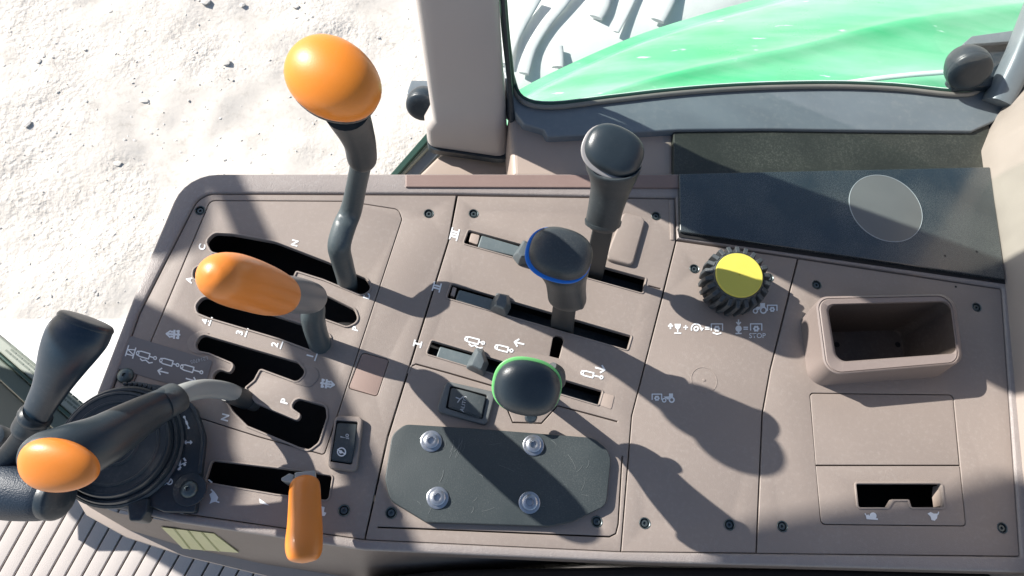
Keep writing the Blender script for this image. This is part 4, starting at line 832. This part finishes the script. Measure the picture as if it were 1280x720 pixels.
# ------------------------------------------------------------------ green fender and tyre outside the window
t = thing('rear_fender', P(950, 80, -.3), 'green curved fender with painted reflection streaks and dust, seen through the side window', 'fender')
E1 = [(560, 176), (640, 128), (700, 96), (800, 52), (900, 20), (1000, -8), (1150, -60), (1400, -110)]
E0 = [(560, 260), (640, 240), (700, 230), (800, 220), (900, 214), (1000, 210), (1150, 215), (1400, 230)]
def ev(E, f):
    x = f * (len(E) - 1); i = min(int(x), len(E) - 2); k = x - i; g_ = lambda j: Vector(E[max(0, min(len(E) - 1, j))]); return cr(g_(i - 1), g_(i), g_(i + 1), g_(i + 2), k)
prof = [(0, -.22), (.20, -.20), (.36, -.195), (.43, -.19), (.455, -.205), (.50, -.215), (.62, -.225), (.70, -.222), (.73, -.235), (.84, -.26), (.94, -.29), (.98, -.31), (1.0, -.34)]
rings = []
for k in range(len(prof) * 3 - 2):
    i = min(k // 3, len(prof) - 2); f = (k - i * 3) / 3; a = prof[i][0] + (prof[i + 1][0] - prof[i][0]) * f; z = prof[i][1] + (prof[i + 1][1] - prof[i][1]) * f
    row = []
    for s_ in range(41):
        x = s_ / 40; p0, p1 = ev(E0, x), ev(E1, x); q = p0.lerp(p1, a); row.append(P(q.x, q.y, z - .05 * (1 - x) ** 2))
    rings.append(row)
tube('fender_crest_glint', [(p + Vector((0, 0, .003)), .004) for p in rings[10][::2]], M['edge'], t, .6, world=True, n=10, sub=2)  # pale bead stands in for the bright reflection along the crest
fp = rings_mesh('fender_skin', rings, M['fender'], t, close=False, ang=60)
rings_mesh('fender_lip', [rings[-1], [p + Vector((-.01, .012, -.004)) for p in rings[-1]], [p + Vector((-.01, .012, -.05)) for p in rings[-1]]], M['fender'], t, close=False)
t = thing('tractor_tyre', P(720, 40, -.6), 'dust-whitened tractor tyre with grey lugs, seen through the window above the fender', 'tyre')
rg = []
for k in range(25):
    a = -60 + 120 * k / 24; row = []
    for j in range(31):
        uu = 560 + 480 * j / 30; vv = 150 - (uu - 560) * .45 - 120 * math.sin(math.radians(a)) - 40
        row.append(P(uu, vv, -.60 - .10 * (1 - math.cos(math.radians(a)))))
    rg.append(row)
rings_mesh('carcass', rg, M['tyre'], t, close=False, ang=180)
for pth, w_ in (([(655, 92), (664, 60), (682, 30), (700, 8), (725, -25)], 7), ([(630, 80), (642, 50), (652, 30), (672, -5)], 7), ([(697, 84), (697, 72), (696, 58)], 8), ([(745, 22), (752, 10), (756, -4), (762, -30)], 9), ([(822, 26), (830, 12), (838, -6), (845, -30)], 9), ([(770, 40), (782, 18), (795, -10)], 4)):
    tube('tread_lug', [(a, b, -.592, w_) for a, b in pth], M['lug'], t, .3, up=XI, n=14, sub=3)

# ------------------------------------------------------------------ door frame bar, and unseen plates added to cast shade, left of the picture
t = t_bar_and_shade = thing('door_bar_and_shade_plates', Vector((-.95, .1, -.4)), 'dark door frame bar beyond the left edge, with added plates that cast shade', 'door frame')
HO = .52; OFF = Vector((-1.48, .38, 1)) * HO
A_, B_ = P(268, 190), P(505, 705)
tube('frame_bar', [(A_ + OFF, .0105), (A_.lerp(B_, .5) + OFF, .0115), (B_ + OFF, .012), (B_ + (B_ - A_) * .3 + OFF, .012)], M['black'], t, world=True)
def pad(px, nm):  # added unseen plate: a shadow outline moved sunward to shade the console
    l = [P(a, b, 0) + OFF for a, b in px]; l = fillet([(Vector((q.x, q.y, 0)), .02) for q in l], 6); plate(nm, l, [], OFF.z + .01, .02, .004, M['black'], t, bottom=True)
pad([(130, 190), (258, 185), (250, 262), (236, 304), (190, 318), (110, 300)], 'shade_plate')
pad([(60, 385), (140, 368), (190, 380), (232, 402), (262, 436), (280, 500), (276, 548), (292, 590), (275, 650), (60, 660)], 'shade_plate')

OF2 = Vector((-1.48, .38, 1)) * .34
l = [P(a, b, -.42) + OF2 for a, b in ((66, 628), (100, 645), (116, 664), (160, 682), (235, 724), (330, 770), (460, 790), (420, 640), (150, 560))]
plate('floor_shade_plate', fillet([(Vector((q.x, q.y, 0)), .01) for q in l], 5), [], l[0].z, .02, .004, M['black'], t_bar_and_shade, bottom=True)  # added unseen plate, cut to shade part of the floor mat

OF3 = Vector((-1.48, .38, 1)) * 1.0
l = [P(a, b, 0) + OF3 for a, b in ((955, 712), (985, 690), (1130, 664), (1230, 650), (1330, 618), (1400, 800), (950, 800))]
plate('corner_shade_plate', fillet([(Vector((q.x, q.y, 0)), .01) for q in l], 5), [], l[0].z, .03, .004, M['black'], t_bar_and_shade, bottom=True)  # added out of view, shaped to darken the console's lower right
